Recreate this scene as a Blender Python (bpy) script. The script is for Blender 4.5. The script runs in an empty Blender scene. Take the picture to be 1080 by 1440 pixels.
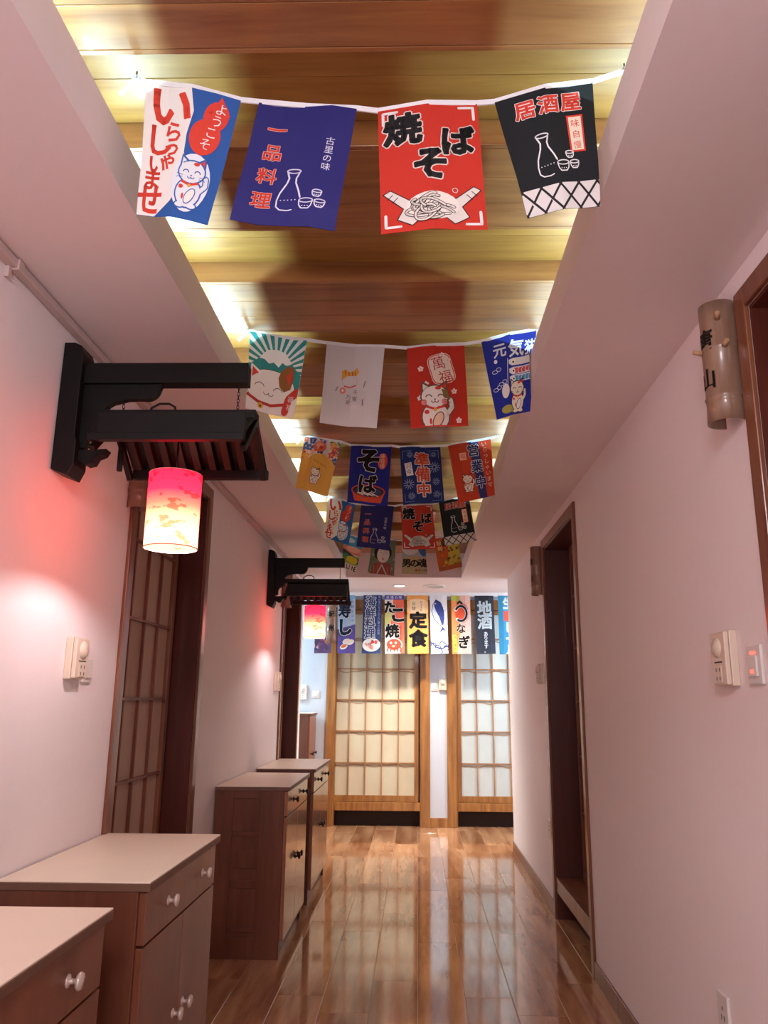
import bpy, bmesh, math, random
from mathutils import Vector, Matrix
random.seed(7)
S = bpy.context.scene
COL = S.collection
PI = math.pi

# ---------------------------------------------------------------- camera
cd = bpy.data.cameras.new('camera'); cam = bpy.data.objects.new('camera', cd); COL.objects.link(cam)
cd.sensor_fit = 'VERTICAL'; cd.sensor_height = 36; cd.sensor_width = 27
cd.lens = 1096.34 / 1440 * 36; cd.shift_x = -21.42 / 1440
cd.clip_start = 0.02; cd.clip_end = 60
r = (0.99973752, 0.02188298, 0.00678403); u = (-0.00147882, -0.23385659, 0.97226998); f = (-0.02286266, 0.97202481, 0.23376285)
cam.matrix_world = Matrix(((r[0], u[0], -f[0], 0), (r[1], u[1], -f[1], 0), (r[2], u[2], -f[2], 1.32), (0, 0, 0, 1)))
S.camera = cam

# ---------------------------------------------------------------- world, light, exposure
W = bpy.data.worlds.new('world'); S.world = W; W.use_nodes = True
W.node_tree.nodes['Background'].inputs[0].default_value = (0.88, 0.80, 0.86, 1)
W.node_tree.nodes['Background'].inputs[1].default_value = 1.3
S.view_settings.view_transform = 'Standard'; S.view_settings.look = 'None'
S.view_settings.exposure = 0.40; S.view_settings.gamma = 1; S.view_settings.use_curve_mapping = False

def area(name, loc, aim, sx, sy, power, col, spread=PI):
    l = bpy.data.lights.new(name, 'AREA'); l.shape = 'RECTANGLE'; l.size = sx; l.size_y = sy; l.energy = power; l.color = col; l.spread = spread
    o = bpy.data.objects.new(name, l); COL.objects.link(o); o.location = loc
    o.rotation_euler = (Vector(aim) - Vector(loc)).to_track_quat('-Z', 'Y').to_euler(); return o
def spot(name, loc, aim, power, col, ang, blend=0.6, rad=0.04):
    l = bpy.data.lights.new(name, 'SPOT'); l.energy = power; l.color = col; l.spot_size = math.radians(ang); l.spot_blend = blend; l.shadow_soft_size = rad
    o = bpy.data.objects.new(name, l); COL.objects.link(o); o.location = loc
    o.rotation_euler = (Vector(aim) - Vector(loc)).to_track_quat('-Z', 'Y').to_euler(); return o

FILL_COL = (1.0, 0.90, 0.96)
# unseen fill light added behind the camera to brighten the corridor
area('corridor_fill', (-0.15, -0.5, 2.36), (0.35, 1.6, 0.6), 0.5, 0.5, 21, FILL_COL)
# cool lamps of the cross corridor
spot('downlight_lamp', (-0.18, 8.08, 2.44), (-0.18, 8.08, 0), 140, (1.0, 0.90, 0.76), 104, 1.0)
spot('downlight_lamp', (0.18, 8.08, 2.43), (0.18, 8.08, 0), 70, (1.0, 0.90, 0.80), 160, 1.0)
area('branch_lamp', (-2.3, 8.1, 2.40), (-1.9, 8.3, 0.6), 0.9, 0.5, 38, (0.62, 0.88, 1.0))
area('branch_lamp', (1.9, 8.15, 2.40), (1.6, 8.3, 0.6), 0.5, 0.5, 34, (0.75, 0.92, 1.0))

# ---------------------------------------------------------------- materials
def lin(c): c /= 255; return c / 12.92 if c <= 0.04045 else ((c + 0.055) / 1.055) ** 2.4
def rgb(h): h = h.lstrip('#'); return tuple(lin(int(h[i:i + 2], 16)) for i in (0, 2, 4)) + (1,)
MC = {}
def nt(name):
    m = bpy.data.materials.new(name); m.use_nodes = True
    return m, m.node_tree, m.node_tree.nodes['Principled BSDF']
def plain(name, h, rough=0.6, metal=0, noise=0.0, bump=0.0, spec=0.5, sc=40):
    k = ('p', name, h, rough)
    if k in MC: return MC[k]
    m, t, b = nt(name); c = rgb(h)
    b.inputs['Base Color'].default_value = c; b.inputs['Roughness'].default_value = rough; b.inputs['Metallic'].default_value = metal
    b.inputs['Specular IOR Level'].default_value = spec
    if noise or bump:
        tc = t.nodes.new('ShaderNodeTexCoord'); n = t.nodes.new('ShaderNodeTexNoise'); n.inputs['Scale'].default_value = sc; n.inputs['Detail'].default_value = 4
        t.links.new(tc.outputs['Object'], n.inputs['Vector'])
        if noise:
            mx = t.nodes.new('ShaderNodeMix'); mx.data_type = 'RGBA'
            mx.inputs['A'].default_value = tuple(x * (1 - noise) for x in c[:3]) + (1,); mx.inputs['B'].default_value = tuple(min(1, x * (1 + noise)) for x in c[:3]) + (1,)
            t.links.new(n.outputs['Fac'], mx.inputs['Factor']); t.links.new(mx.outputs['Result'], b.inputs['Base Color'])
        if bump:
            bp = t.nodes.new('ShaderNodeBump'); bp.inputs['Strength'].default_value = bump; bp.inputs['Distance'].default_value = 0.002
            t.links.new(n.outputs['Fac'], bp.inputs['Height']); t.links.new(bp.outputs['Normal'], b.inputs['Normal'])
    MC[k] = m; return m
def wood(name, dark, light, scale=(1, 1, 1), rough=0.4, var=0.25, bump=0.15, coat=0.0, contrast=(0.3, 0.7), rings=0.0):
    """grain by noise stretched along the board; each board shifts the pattern and its tone"""
    m, t, b = nt(name); N = t.nodes; L = t.links
    tc = N.new('ShaderNodeTexCoord'); oi = N.new('ShaderNodeObjectInfo')
    mul = N.new('ShaderNodeMath'); mul.operation = 'MULTIPLY'; mul.inputs[1].default_value = 37.0
    L.new(oi.outputs['Random'], mul.inputs[0])
    mp = N.new('ShaderNodeMapping'); mp.inputs['Scale'].default_value = scale
    L.new(tc.outputs['Object'], mp.inputs['Vector'])
    ad = N.new('ShaderNodeVectorMath'); ad.operation = 'ADD'; L.new(mp.outputs['Vector'], ad.inputs[0]); L.new(mul.outputs[0], ad.inputs[1])
    n = N.new('ShaderNodeTexNoise'); n.inputs['Scale'].default_value = 1.0; n.inputs['Detail'].default_value = 6; n.inputs['Roughness'].default_value = 0.62; n.inputs['Distortion'].default_value = rings
    L.new(ad.outputs[0], n.inputs['Vector'])
    cr = N.new('ShaderNodeValToRGB'); cr.color_ramp.elements[0].position = contrast[0]; cr.color_ramp.elements[1].position = contrast[1]
    cr.color_ramp.elements[0].color = rgb(dark); cr.color_ramp.elements[1].color = rgb(light)
    L.new(n.outputs['Fac'], cr.inputs['Fac'])
    hs = N.new('ShaderNodeHueSaturation'); mr = N.new('ShaderNodeMapRange'); mr.inputs['To Min'].default_value = 1 - var; mr.inputs['To Max'].default_value = 1 + var
    L.new(oi.outputs['Random'], mr.inputs['Value']); L.new(mr.outputs[0], hs.inputs['Value']); L.new(cr.outputs['Color'], hs.inputs['Color'])
    L.new(hs.outputs['Color'], b.inputs['Base Color'])
    b.inputs['Roughness'].default_value = rough; b.inputs['Coat Weight'].default_value = coat; b.inputs['Coat Roughness'].default_value = 0.06
    bp = N.new('ShaderNodeBump'); bp.inputs['Strength'].default_value = bump; bp.inputs['Distance'].default_value = 0.001
    L.new(n.outputs['Fac'], bp.inputs['Height']); L.new(bp.outputs['Normal'], b.inputs['Normal'])
    return m

M_wall = plain('wall_paint', '#f0e6e6', 0.75, noise=0.02, bump=0.05, sc=25)
M_ceil = plain('ceiling_paint', '#e9dddd', 0.8, noise=0.02, bump=0.05, sc=25)
M_rim = plain('rim_paint', '#e8e4e4', 0.7)
M_ceilwood = wood('ceiling_board_wood', '#70401c', '#a97340', (2.0, 24, 24), 0.40, 0.12, 0.06, coat=0.1, contrast=(0.2, 0.8), rings=0.35)
M_ceilwood_lit = wood('ceiling_board_wood_lit', '#855823', '#ad7f40', (2.0, 24, 24), 0.40, 0.06, 0.06, coat=0.1, contrast=(0.25, 0.75), rings=0.35)  # same laminate, yellower: stronger cove light put into the colour
M_floor = wood('floor_laminate', '#7a4428', '#d2a078', (8, 0.9, 8), 0.08, 0.12, 0.0, coat=0.3, contrast=(0.30, 0.72), rings=0.2)
M_frame = wood('door_frame_wood', '#7c4a20', '#b27b3e', (22, 22, 2.0), 0.35, 0.06, 0.1, coat=0.15)
M_frame_red = wood('corridor_frame_wood', '#5f3320', '#8b5638', (22, 22, 2.0), 0.32, 0.06, 0.1, coat=0.2)
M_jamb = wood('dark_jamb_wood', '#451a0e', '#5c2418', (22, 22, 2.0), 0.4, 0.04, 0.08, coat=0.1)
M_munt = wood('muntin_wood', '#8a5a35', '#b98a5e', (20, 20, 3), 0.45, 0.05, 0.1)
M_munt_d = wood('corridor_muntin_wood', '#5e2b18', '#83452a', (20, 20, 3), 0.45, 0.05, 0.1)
M_strip = plain('wavy_strip', '#a98a6c', .7)
M_dark = plain('dark_void_board', '#2a1710', 0.8)
M_black = wood('black_stained_wood', '#060404', '#0f0a09', (6, 30, 30), 0.5, 0.1, 0.2)
M_blackbrown = wood('stained_roof_batten', '#120a08', '#241512', (30, 8, 8), 0.5, 0.2, 0.2)
M_cab = wood('cabinet_laminate', '#5a3020', '#784631', (14, 14, 1.6), 0.38, 0.04, 0.05, coat=0.05)
M_cabfront = wood('cabinet_front_laminate', '#703f2a', '#8c573e', (12, 9, 2.2), 0.36, 0.05, 0.03, coat=0.08)
for m_ in (M_black, M_blackbrown): m_.node_tree.nodes['Principled BSDF'].inputs['Specular IOR Level'].default_value = 0.25
M_cabfront_lit = wood('cabinet_front_laminate', '#86523a', '#ab765a', (12, 9, 2.2), 0.22, 0.05, 0.02, coat=0.5)  # lighter laminate copy: reflection of the bright passage put into its colour
M_top = plain('cream_worktop', '#eedcc8', 0.38, noise=0.03, sc=6)
M_edge = plain('worktop_edge', '#6c4a38', 0.5, noise=0.15)
M_knob = plain('pearl_knob', '#cdb9ae', 0.2, 0.3)
M_knobd = plain('dark_bronze_knob', '#2a1c18', 0.3, 0.7)
M_plastic = plain('ivory_plastic', '#d9c8b4', 0.35)
M_plastic2 = plain('white_plastic', '#dcd6d0', 0.35)
M_slot = plain('socket_slot', '#2d2320', 0.6)
M_metal = plain('steel', '#8d8d90', 0.3, 0.9)
M_chain = plain('dark_chain', '#2c211d', 0.4, 0.8)
M_ribbon = plain('white_ribbon', '#e6e6ea', 0.7)
M_trunk = plain('trunking_paint', '#cbb6b1', 0.6)
M_bam = wood('bamboo_skin', '#6e5242', '#9a7a64', (18, 18, 2.0), 0.34, 0.05, 0.15, coat=0.3)
M_bamt = plain('bamboo_tip', '#b08a66', 0.5)
def paper(name, h):
    m, t, b = nt(name); b.inputs['Base Color'].default_value = rgb(h); b.inputs['Roughness'].default_value = 0.7
    N, L = t.nodes, t.links; n = N.new('ShaderNodeTexNoise'); n.inputs['Scale'].default_value = 9; n.inputs['Detail'].default_value = 5
    tc = N.new('ShaderNodeTexCoord'); L.new(tc.outputs['Object'], n.inputs['Vector'])
    cr = N.new('ShaderNodeValToRGB'); c = rgb(h); cr.color_ramp.elements[0].color = tuple(x * .88 for x in c[:3]) + (1,); cr.color_ramp.elements[1].color = c
    L.new(n.outputs['Fac'], cr.inputs['Fac']); L.new(cr.outputs['Color'], b.inputs['Base Color']); return m
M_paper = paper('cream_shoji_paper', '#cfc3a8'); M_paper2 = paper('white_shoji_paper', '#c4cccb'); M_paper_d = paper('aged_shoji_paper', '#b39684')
def emit(name, col, s):
    m = bpy.data.materials.new(name); m.use_nodes = True; t = m.node_tree; t.nodes.remove(t.nodes['Principled BSDF'])
    e = t.nodes.new('ShaderNodeEmission'); e.inputs[0].default_value = col; e.inputs[1].default_value = s
    t.links.new(e.outputs[0], t.nodes['Material Output'].inputs[0]); return m
M_tube = emit('tube_glow', (0.85, 1.0, 0.95, 1), 3.0)
M_lamp = emit('downlight_glow', (1, 0.97, 0.9, 1), 6.0)
M_bulb = emit('bulb_glow', (1, 0.86, 0.66, 1), 14.0)
M_led = emit('red_indicator', (1, 0.10, 0.07, 1), 2.2)

# ---------------------------------------------------------------- mesh helpers
class MB:
    def __init__(s): s.v = []; s.f = []; s.m = []; s.k = 0; s.sm = []
    def add(s, vs, fs, smooth=False):
        o = len(s.v); s.v += [tuple(p) for p in vs]
        for q in fs: s.f.append([i + o for i in q]); s.m.append(s.k); s.sm.append(smooth)
        return s
    def box(s, x0, x1, y0, y1, z0, z1):
        return s.add([(x0, y0, z0), (x1, y0, z0), (x1, y1, z0), (x0, y1, z0), (x0, y0, z1), (x1, y0, z1), (x1, y1, z1), (x0, y1, z1)],
                     [(0, 3, 2, 1), (4, 5, 6, 7), (0, 1, 5, 4), (1, 2, 6, 5), (2, 3, 7, 6), (3, 0, 4, 7)])
    def prism(s, prof, axis, a, b):
        """profile (2D) extruded along an axis from a to b"""
        def P(p, t):
            return {'x': (t, p[0], p[1]), 'y': (p[0], t, p[1]), 'z': (p[0], p[1], t)}[axis]
        n = len(prof)
        return s.add([P(p, a) for p in prof] + [P(p, b) for p in prof],
                     [tuple(range(n))[::-1], tuple(range(n, 2 * n))] + [(i, (i + 1) % n, n + (i + 1) % n, n + i) for i in range(n)])
    def tube(s, pts, rad, n=8, cap=True, closed=False):
        pts = [Vector(p) for p in pts]; rs = rad if isinstance(rad, (list, tuple)) else [rad] * len(pts)
        vs = []; up = None; m = len(pts)
        for i, p in enumerate(pts):
            if closed: d = pts[(i + 1) % m] - pts[i - 1]
            else: d = pts[min(i + 1, m - 1)] - pts[max(i - 1, 0)]
            d.normalize()
            if up is None: up = Vector((0, 0, 1)) if abs(d.z) < 0.9 else Vector((1, 0, 0))
            a = d.cross(up).normalized(); b = a.cross(d).normalized(); up = b
            vs += [p + (a * math.cos(2 * PI * j / n) + b * math.sin(2 * PI * j / n)) * rs[i] for j in range(n)]
        fs = []
        for i in range(m if closed else m - 1):
            o, q = i * n, ((i + 1) % m) * n
            fs += [(o + j, o + (j + 1) % n, q + (j + 1) % n, q + j) for j in range(n)]
        s.add(vs, fs, True)
        if cap and not closed:
            o = len(s.v) - len(vs)
            for base in (0, (m - 1) * n):
                s.f.append([o + base + j for j in (range(n) if base else reversed(range(n)))]); s.m.append(s.k); s.sm.append(False)
        return s
    def lathe(s, c, axis, prof, n=20, smooth=True):
        """prof: (radius, distance along axis)"""
        ax = Vector(axis).normalized(); a = ax.orthogonal().normalized(); b = ax.cross(a); c = Vector(c); vs = []
        for (rr, h) in prof: vs += [c + ax * h + (a * math.cos(2 * PI * j / n) + b * math.sin(2 * PI * j / n)) * rr for j in range(n)]
        fs = []
        for i in range(len(prof) - 1): fs += [(i * n + j, i * n + (j + 1) % n, (i + 1) * n + (j + 1) % n, (i + 1) * n + j) for j in range(n)]
        return s.add(vs, fs, smooth)
    def mesh(s, name, mats):
        me = bpy.data.meshes.new(name); me.from_pydata(s.v, [], s.f)
        for m in (mats if isinstance(mats, (list, tuple)) else [mats]): me.materials.append(m)
        me.polygons.foreach_set('material_index', s.m); me.polygons.foreach_set('use_smooth', s.sm)
        me.update(); return me
def link(name, me, parent=None, loc=(0, 0, 0), bevel=0):
    o = bpy.data.objects.new(name, me); COL.objects.link(o); o.parent = parent; o.location = loc
    if bevel:
        b = o.modifiers.new('bevel', 'BEVEL'); b.width = bevel; b.segments = 2; b.limit_method = 'ANGLE'; b.angle_limit = 0.9
    return o
def out(mb, name, mat, parent=None, bevel=0, loc=(0, 0, 0)): return link(name, mb.mesh(name, mat), parent, loc, bevel)
def tag(o, label=None, cat=None, group=None, kind=None):
    if label: o['label'] = label
    if cat: o['category'] = cat
    if group: o['group'] = group
    if kind: o['kind'] = kind
    return o
def empty(name, loc, label=None, cat=None, group=None, kind=None):
    o = bpy.data.objects.new(name, None); COL.objects.link(o); o.location = loc; o.empty_display_size = 0.05
    return tag(o, label, cat, group, kind)
def B(*a): return MB().box(*a)

# ---------------------------------------------------------------- room shell
XL, XR, YE, YC, ZC = -1.10, 0.878, 8.85, 7.55, 2.47
# floor with single planks
fl = out(B(-3.6, 2.4, -1.4, 9.1, -0.10, -0.003), 'floor', plain('plank_joint', '#c09a78', .4)); tag(fl, kind='structure', label='glossy reddish brown laminate floor of long planks', )
pw, pl = 0.215, 1.22
pm = {}
def floor_plank(x0, x1, y0, y1):
    w, l = round(x1 - x0, 3), round(y1 - y0, 3)
    if (w, l) not in pm:
        c = 0.0012
        m = MB(); a, b = w / 2 - 0.0012, l / 2 - 0.0008
        m.add([(-a, -b, -.003), (a, -b, -.003), (a, b, -.003), (-a, b, -.003), (-a, -b, -c), (a, -b, -c), (a, b, -c), (-a, b, -c), (-a + c, -b + c, 0), (a - c, -b + c, 0), (a - c, b - c, 0), (-a + c, b - c, 0)],
              [(0, 1, 5, 4), (1, 2, 6, 5), (2, 3, 7, 6), (3, 0, 4, 7), (4, 5, 9, 8), (5, 6, 10, 9), (6, 7, 11, 10), (7, 4, 8, 11), (8, 9, 10, 11)])
        pm[(w, l)] = m.mesh('plank', M_floor)
    link('plank', pm[(w, l)], fl, ((x0 + x1) / 2, (y0 + y1) / 2, 0))
for i in range(-17, 12):
    x0 = 0.006 + pw * i; x1 = x0 + pw
    y = (-1.3, -0.9, -1.1, -0.7)[i % 4]
    ystart = -1.3 if XL - pw < x0 < XR + .2 else YC - .05
    while y < 9.0:
        a, b = max(y, ystart), min(y + pl, 9.0)
        if b - a > 0.05: floor_plank(x0, x1, a, b)
        y += pl

TH = 0.34
def wall_side(name, x0, x1, spans, y0, y1, label):
    """corridor wall (thickness x0..x1) with door openings spans=[(ya, yb)], 2.34 high"""
    m = MB(); y = y0
    for a, b in spans:
        m.box(x0, x1, y, a, 0, ZC + .3); m.box(x0, x1, a, b, 2.34, ZC + .3); y = b
    if y < y1: m.box(x0, x1, y, y1, 0, ZC + .3)
    # closing boards behind the openings
    xb0, xb1 = (x0 - .02, x0) if x0 < 0 else (x1, x1 + .02)
    for a, b in spans: m.box(xb0, xb1, a - .02, b + .02, 0, 2.4)
    return tag(out(m, name, M_wall), label, kind='structure')
RS = [(0.95, 1.90), (4.29, 5.32)]
LS = [(2.94, 3.95), (6.41, 7.30)]
wall_side('wall_right', XR, XR + TH, RS, -1.3, YC, 'smooth pinkish white wall on the right of the corridor')
wall_side('wall_left', XL - TH, XL, LS, -1.3, YC, 'smooth pinkish white wall on the left of the corridor')
m = MB(); ES = [(-0.94, 0.047), (0.43, 1.42)]
m.box(-3.6, -0.94, YE, YE + TH, 0, 2.75); m.box(0.047, 0.43, YE, YE + TH, 0, 2.75); m.box(1.42, 2.4, YE, YE + TH, 0, 2.75)
for a, b in ES: m.box(a, b, YE, YE + TH, 2.36, 2.75); m.box(a - .02, b + .02, YE + TH, YE + TH + .02, 0, 2.4)
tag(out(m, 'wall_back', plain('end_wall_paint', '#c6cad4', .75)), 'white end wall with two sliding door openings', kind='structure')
m = MB().box(-3.6, -3.5, YC - .3, YE, 0, 2.75).box(-3.6, XL - TH, YC - .12, YC, 0, 2.75)
tag(out(m, 'wall_branch_left', M_wall), 'white wall of the side passage on the left', kind='structure')
m = MB().box(2.3, 2.4, YC - .3, YE, 0, 2.75).box(XR + TH, 2.3, YC - .12, YC, 0, 2.75)
tag(out(m, 'wall_branch_right', M_wall), 'white wall of the side passage on the right', kind='structure')

# ceiling: two plaster soffits, the strip at the passage, passage ceiling, the upper slab
XRL, XRR, RIM = -0.69, 0.43, 2.60
m = MB()
def soffit(xa, xb, xl0, xl1, yend=7.50):
    m.box(xa, xb, -1.3, yend, ZC, ZC + .025)          # bottom skin
    m.box(xl0, xl1, -1.3, yend, ZC + .025, RIM)       # upstand of the light trough
soffit(XL, XRL, XRL - .015, XRL)
soffit(XRR, XR, XRR, XRR + .015)
m.box(XL, XR, 7.50, 7.56, ZC, 2.90)
m.box(-3.5, 2.3, 7.56, YE, ZC + .004, ZC + .1)
m.box(XL - .05, XR + .05, -1.3, 7.5, 2.84, 2.90)
ce = tag(out(m, 'ceiling', M_ceil), 'dropped plaster ceiling with a long recess of stepped wooden boards', kind='structure')
# stepped boards: low panels of three planks, upper boards between, risers facing the camera
ZL, ZH, PX0, PX1 = 2.70, 2.775, XL + .01, XR - .01
def cplank(name, mat, y0, y1, z0, z1):
    mm = B(PX0, PX1, -(y1 - y0) / 2 + .0008, (y1 - y0) / 2 - .0008, 0, z1 - z0)
    out(mm, name, mat, ce, 0.0015, (0, (y0 + y1) / 2, z0))
for k in range(-3, 9):
    yn = 1.722 + 0.668 * k; yf = yn + 0.372
    for j in range(3): cplank('plank', M_ceilwood, yn + .0155 + (yf - yn - .031) / 3 * j, yn + .0155 + (yf - yn - .031) / 3 * (j + 1), ZL, ZL + .014)
    cplank('riser_plank', M_ceilwood, yn, yn + .015, ZL, ZH + .012)
    cplank('riser_plank', M_ceilwood, yf - .015, yf, ZL, ZH + .012)
    g = (yn + .668 - yf) / 2
    for j in range(2):
        if yf + g * (j + 1) < 7.50: cplank('upper_plank', M_ceilwood_lit, yf + g * j, yf + g * (j + 1), ZH, ZH + .014)

# trunking in the corner of the left wall
m = MB().box(XL + .001, XL + .026, -1.25, 7.45, ZC - .030, ZC - .004)
t = empty('cable_trunking', (0, 0, 0), 'thin painted cable trunking along the top of the left wall', 'trunking')
out(m, 'duct', M_trunk, t, .003)
for y in (1.86, 3.2, 4.9, 6.2):
    out(MB().box(XL, XL + .030, y, y + .03, ZC - .034, ZC - .002), 'coupling', M_trunk, t, .002)
out(MB().box(XL, XL + .012, 1.845, 1.862, ZC - .062, ZC - .030), 'clip', M_trunk, t, .001)

# baseboards
def baseb(name, x0, x1, y0, y1, label): tag(out(B(x0, x1, y0, y1, 0, 0.085), name, M_frame_red, bevel=.003), label, kind='structure')
baseb('baseboard_right', XR - .012, XR, 1.96, 4.23, 'reddish wood baseboard under the long right wall')
baseb('baseboard_right', XR - .012, XR, 5.38, YC, 'reddish wood baseboard between the far right door and the corner')
baseb('baseboard_left', XL, XL + .012, 4.01, 6.35, 'wood baseboard behind the far left cabinets')
baseb('baseboard_left', XL, XL + .012, -1.3, 2.88, 'wood baseboard behind the near left cabinets')

# ---------------------------------------------------------------- tube lights in the ceiling trough
for sx, x, zz, pw_ in ((-1, -0.80, 2.535, 10.0), (1, 0.62, 2.530, 14.0)):
    for i in range(6):
        y0 = 0.30 + 1.22 * i
        if y0 + 1.1 > 7.45: continue
        e = empty('tube_light', (x, y0 + .55, 2.497), 'slim cool white tube light hidden in the %s ceiling trough' % ('left' if sx < 0 else 'right'), 'tube light', 'tube lights hidden in the ceiling trough')
        out(MB().tube([(0, -.52, .025), (0, .52, .025)], .008, 8), 'tube', M_tube, e)
        out(MB().box(-.012, .012, -.55, .55, 0, .012).box(-.01, .01, -.55, -.52, .012, .035).box(-.01, .01, .52, .55, .012, .035), 'base', M_plastic2, e)
        area('tube_lamp', (x - sx * .0, y0 + .55, zz), (x - sx * .5, y0 + .55, 2.80), 1.06, 0.02, pw_, (0.50, 0.88, 1.0))

# ---------------------------------------------------------------- doors
def box_in(kind, side, u0, u1, d0, d1, z0, z1):
    """door-space box: u along the wall, d = depth behind the wall face"""
    if side == 'L': return MB().box(XL - d1, XL - d0, u0, u1, z0, z1)
    if side == 'R': return MB().box(XR + d0, XR + d1, u0, u1, z0, z1)
    return MB().box(u0, u1, YE + d0, YE + d1, z0, z1)
def sliding_door(name, side, u0, u1, label, fm, jm, mm, pap, p0, p1, cell, zb=0.31, ztop=2.26, zstep=0.335, top=2.40, cas=.06, foot=None, depth=.12, cells_from=None):
    """u0,u1 outer edges of the casing; p0,p1 sliding panel extent"""
    d = empty(name, (0, 0, 0), label, kind='structure')
    bx = lambda *a: box_in('', side, *a)
    iu0, iu1 = u0 + cas, u1 - cas
    for a, b in ((u0, iu0), (iu1, u1)): out(bx(a, b, -.014, 0, 0, top), 'casing', fm, d, .003)
    out(bx(iu0, iu1, -.014, 0, top - cas, top), 'head_casing', fm, d, .003)
    out(bx(iu0, iu0 + .012, 0, TH - .01, 0, top - cas), 'jamb', jm, d); out(bx(iu1 - .012, iu1, 0, TH - .01, 0, top - cas), 'jamb', jm, d)
    out(bx(iu0 + .012, iu1 - .012, 0, TH - .01, top - cas - .012, top - cas), 'head_jamb', jm, d)
    out(bx(iu0 + .012, iu1 - .012, -.004, .022, .160, .245), 'sill_board', fm, d, .003)
    out(bx(iu0 + .012, iu1 - .012, .022, TH - .01, .215, .240), 'sill_shelf', fm, d, .002)
    out(bx(iu0 + .012, iu1 - .012, .10, .112, 0, .215), 'sill_void_shade', M_dark, d)  # dark board painted as the shade of the void under the sill
    # sliding panel
    st = .045; pd0, pd1 = depth - .015, depth + .015
    out(bx(p0, p0 + st, pd0, pd1, .245, top - cas - .015), 'stile', fm, d, .002); out(bx(p1 - st, p1, pd0, pd1, .245, top - cas - .015), 'stile', fm, d, .002)
    out(bx(p0 + st, p1 - st, pd0, pd1, .245, zb), 'rail', fm, d, .002); out(bx(p0 + st, p1 - st, pd0, pd1, ztop, top - cas - .015), 'rail', fm, d, .002)
    us = [p0 + st]; c = cells_from if cells_from is not None else p0 + st + cell
    while c < p1 - st - .03: us.append(c); c += cell
    us.append(p1 - st)
    zs = [zb]
    while zs[-1] + zstep < ztop - .05: zs.append(zs[-1] + zstep)
    zs.append(ztop)
    for q in us[1:-1]: out(bx(q - .006, q + .006, pd0 + .004, pd0 + .016, zb, ztop), 'muntin', mm, d)
    for q in zs[1:-1]: out(bx(p0 + st, p1 - st, pd0 + .002, pd0 + .014, q - .006, q + .006), 'muntin', mm, d)
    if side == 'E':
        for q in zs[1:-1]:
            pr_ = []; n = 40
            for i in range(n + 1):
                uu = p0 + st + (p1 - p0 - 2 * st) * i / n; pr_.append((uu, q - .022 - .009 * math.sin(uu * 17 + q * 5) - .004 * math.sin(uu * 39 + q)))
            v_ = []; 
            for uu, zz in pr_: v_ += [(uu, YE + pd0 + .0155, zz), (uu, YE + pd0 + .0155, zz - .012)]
            out(MB().add(v_, [(2 * i, 2 * i + 1, 2 * i + 3, 2 * i + 2) for i in range(n)]), 'wavy_strip', M_strip, d)  # thin wavy tan strip below each horizontal muntin
    for i in range(len(us) - 1):
        for j in range(len(zs) - 1):
            # paper pane, sagging a little at its foot
            n = 4; vs = []; fs = []
            for a in range(n + 1):
                for b2 in range(n + 1):
                    uu = us[i] + .0005 + (us[i + 1] - us[i] - .001) * a / n; zz = zs[j] + .0005 + (zs[j + 1] - zs[j] - .001) * b2 / n
                    dd = pd0 + .018 + .004 * math.sin(PI * a / n) * math.sin(PI * b2 / n) * (1 + .6 * math.sin(i * 2.1 + j * 1.3))
                    vs.append({'L': (XL - dd, uu, zz), 'R': (XR + dd, uu, zz), 'E': (uu, YE + dd, zz)}[side])
            for a in range(n):
                for b2 in range(n): fs.append((a * (n + 1) + b2, (a + 1) * (n + 1) + b2, (a + 1) * (n + 1) + b2 + 1, a * (n + 1) + b2 + 1))
            out(MB().add(vs, fs, True), 'paper_pane', pap, d)
    out(bx(p0 + .001, p1 - .001, pd1 + .012, pd1 + .02, .245, top - cas - .015), 'backing_board', M_dark, d)
    return d
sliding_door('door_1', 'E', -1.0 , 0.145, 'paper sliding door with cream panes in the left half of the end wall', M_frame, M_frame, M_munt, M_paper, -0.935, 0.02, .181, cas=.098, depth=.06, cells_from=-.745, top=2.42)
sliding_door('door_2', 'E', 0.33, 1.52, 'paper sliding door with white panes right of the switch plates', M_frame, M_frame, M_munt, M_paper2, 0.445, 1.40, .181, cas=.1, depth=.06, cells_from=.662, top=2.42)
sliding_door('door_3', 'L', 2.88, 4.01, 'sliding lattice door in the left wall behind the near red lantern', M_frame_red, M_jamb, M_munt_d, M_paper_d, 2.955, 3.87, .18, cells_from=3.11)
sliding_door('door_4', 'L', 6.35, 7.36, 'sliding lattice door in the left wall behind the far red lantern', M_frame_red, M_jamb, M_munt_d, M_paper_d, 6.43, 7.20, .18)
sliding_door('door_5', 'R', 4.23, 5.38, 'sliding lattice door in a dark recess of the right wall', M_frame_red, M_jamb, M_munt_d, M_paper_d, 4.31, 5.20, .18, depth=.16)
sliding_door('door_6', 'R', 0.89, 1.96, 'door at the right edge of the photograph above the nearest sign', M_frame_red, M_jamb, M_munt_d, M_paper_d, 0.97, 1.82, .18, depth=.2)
tag(out(B(0.145, 0.33, YE - .012, YE, 0, .095), 'baseboard_back', M_frame, bevel=.002), 'short wood baseboard between the two end doors', kind='structure')

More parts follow.
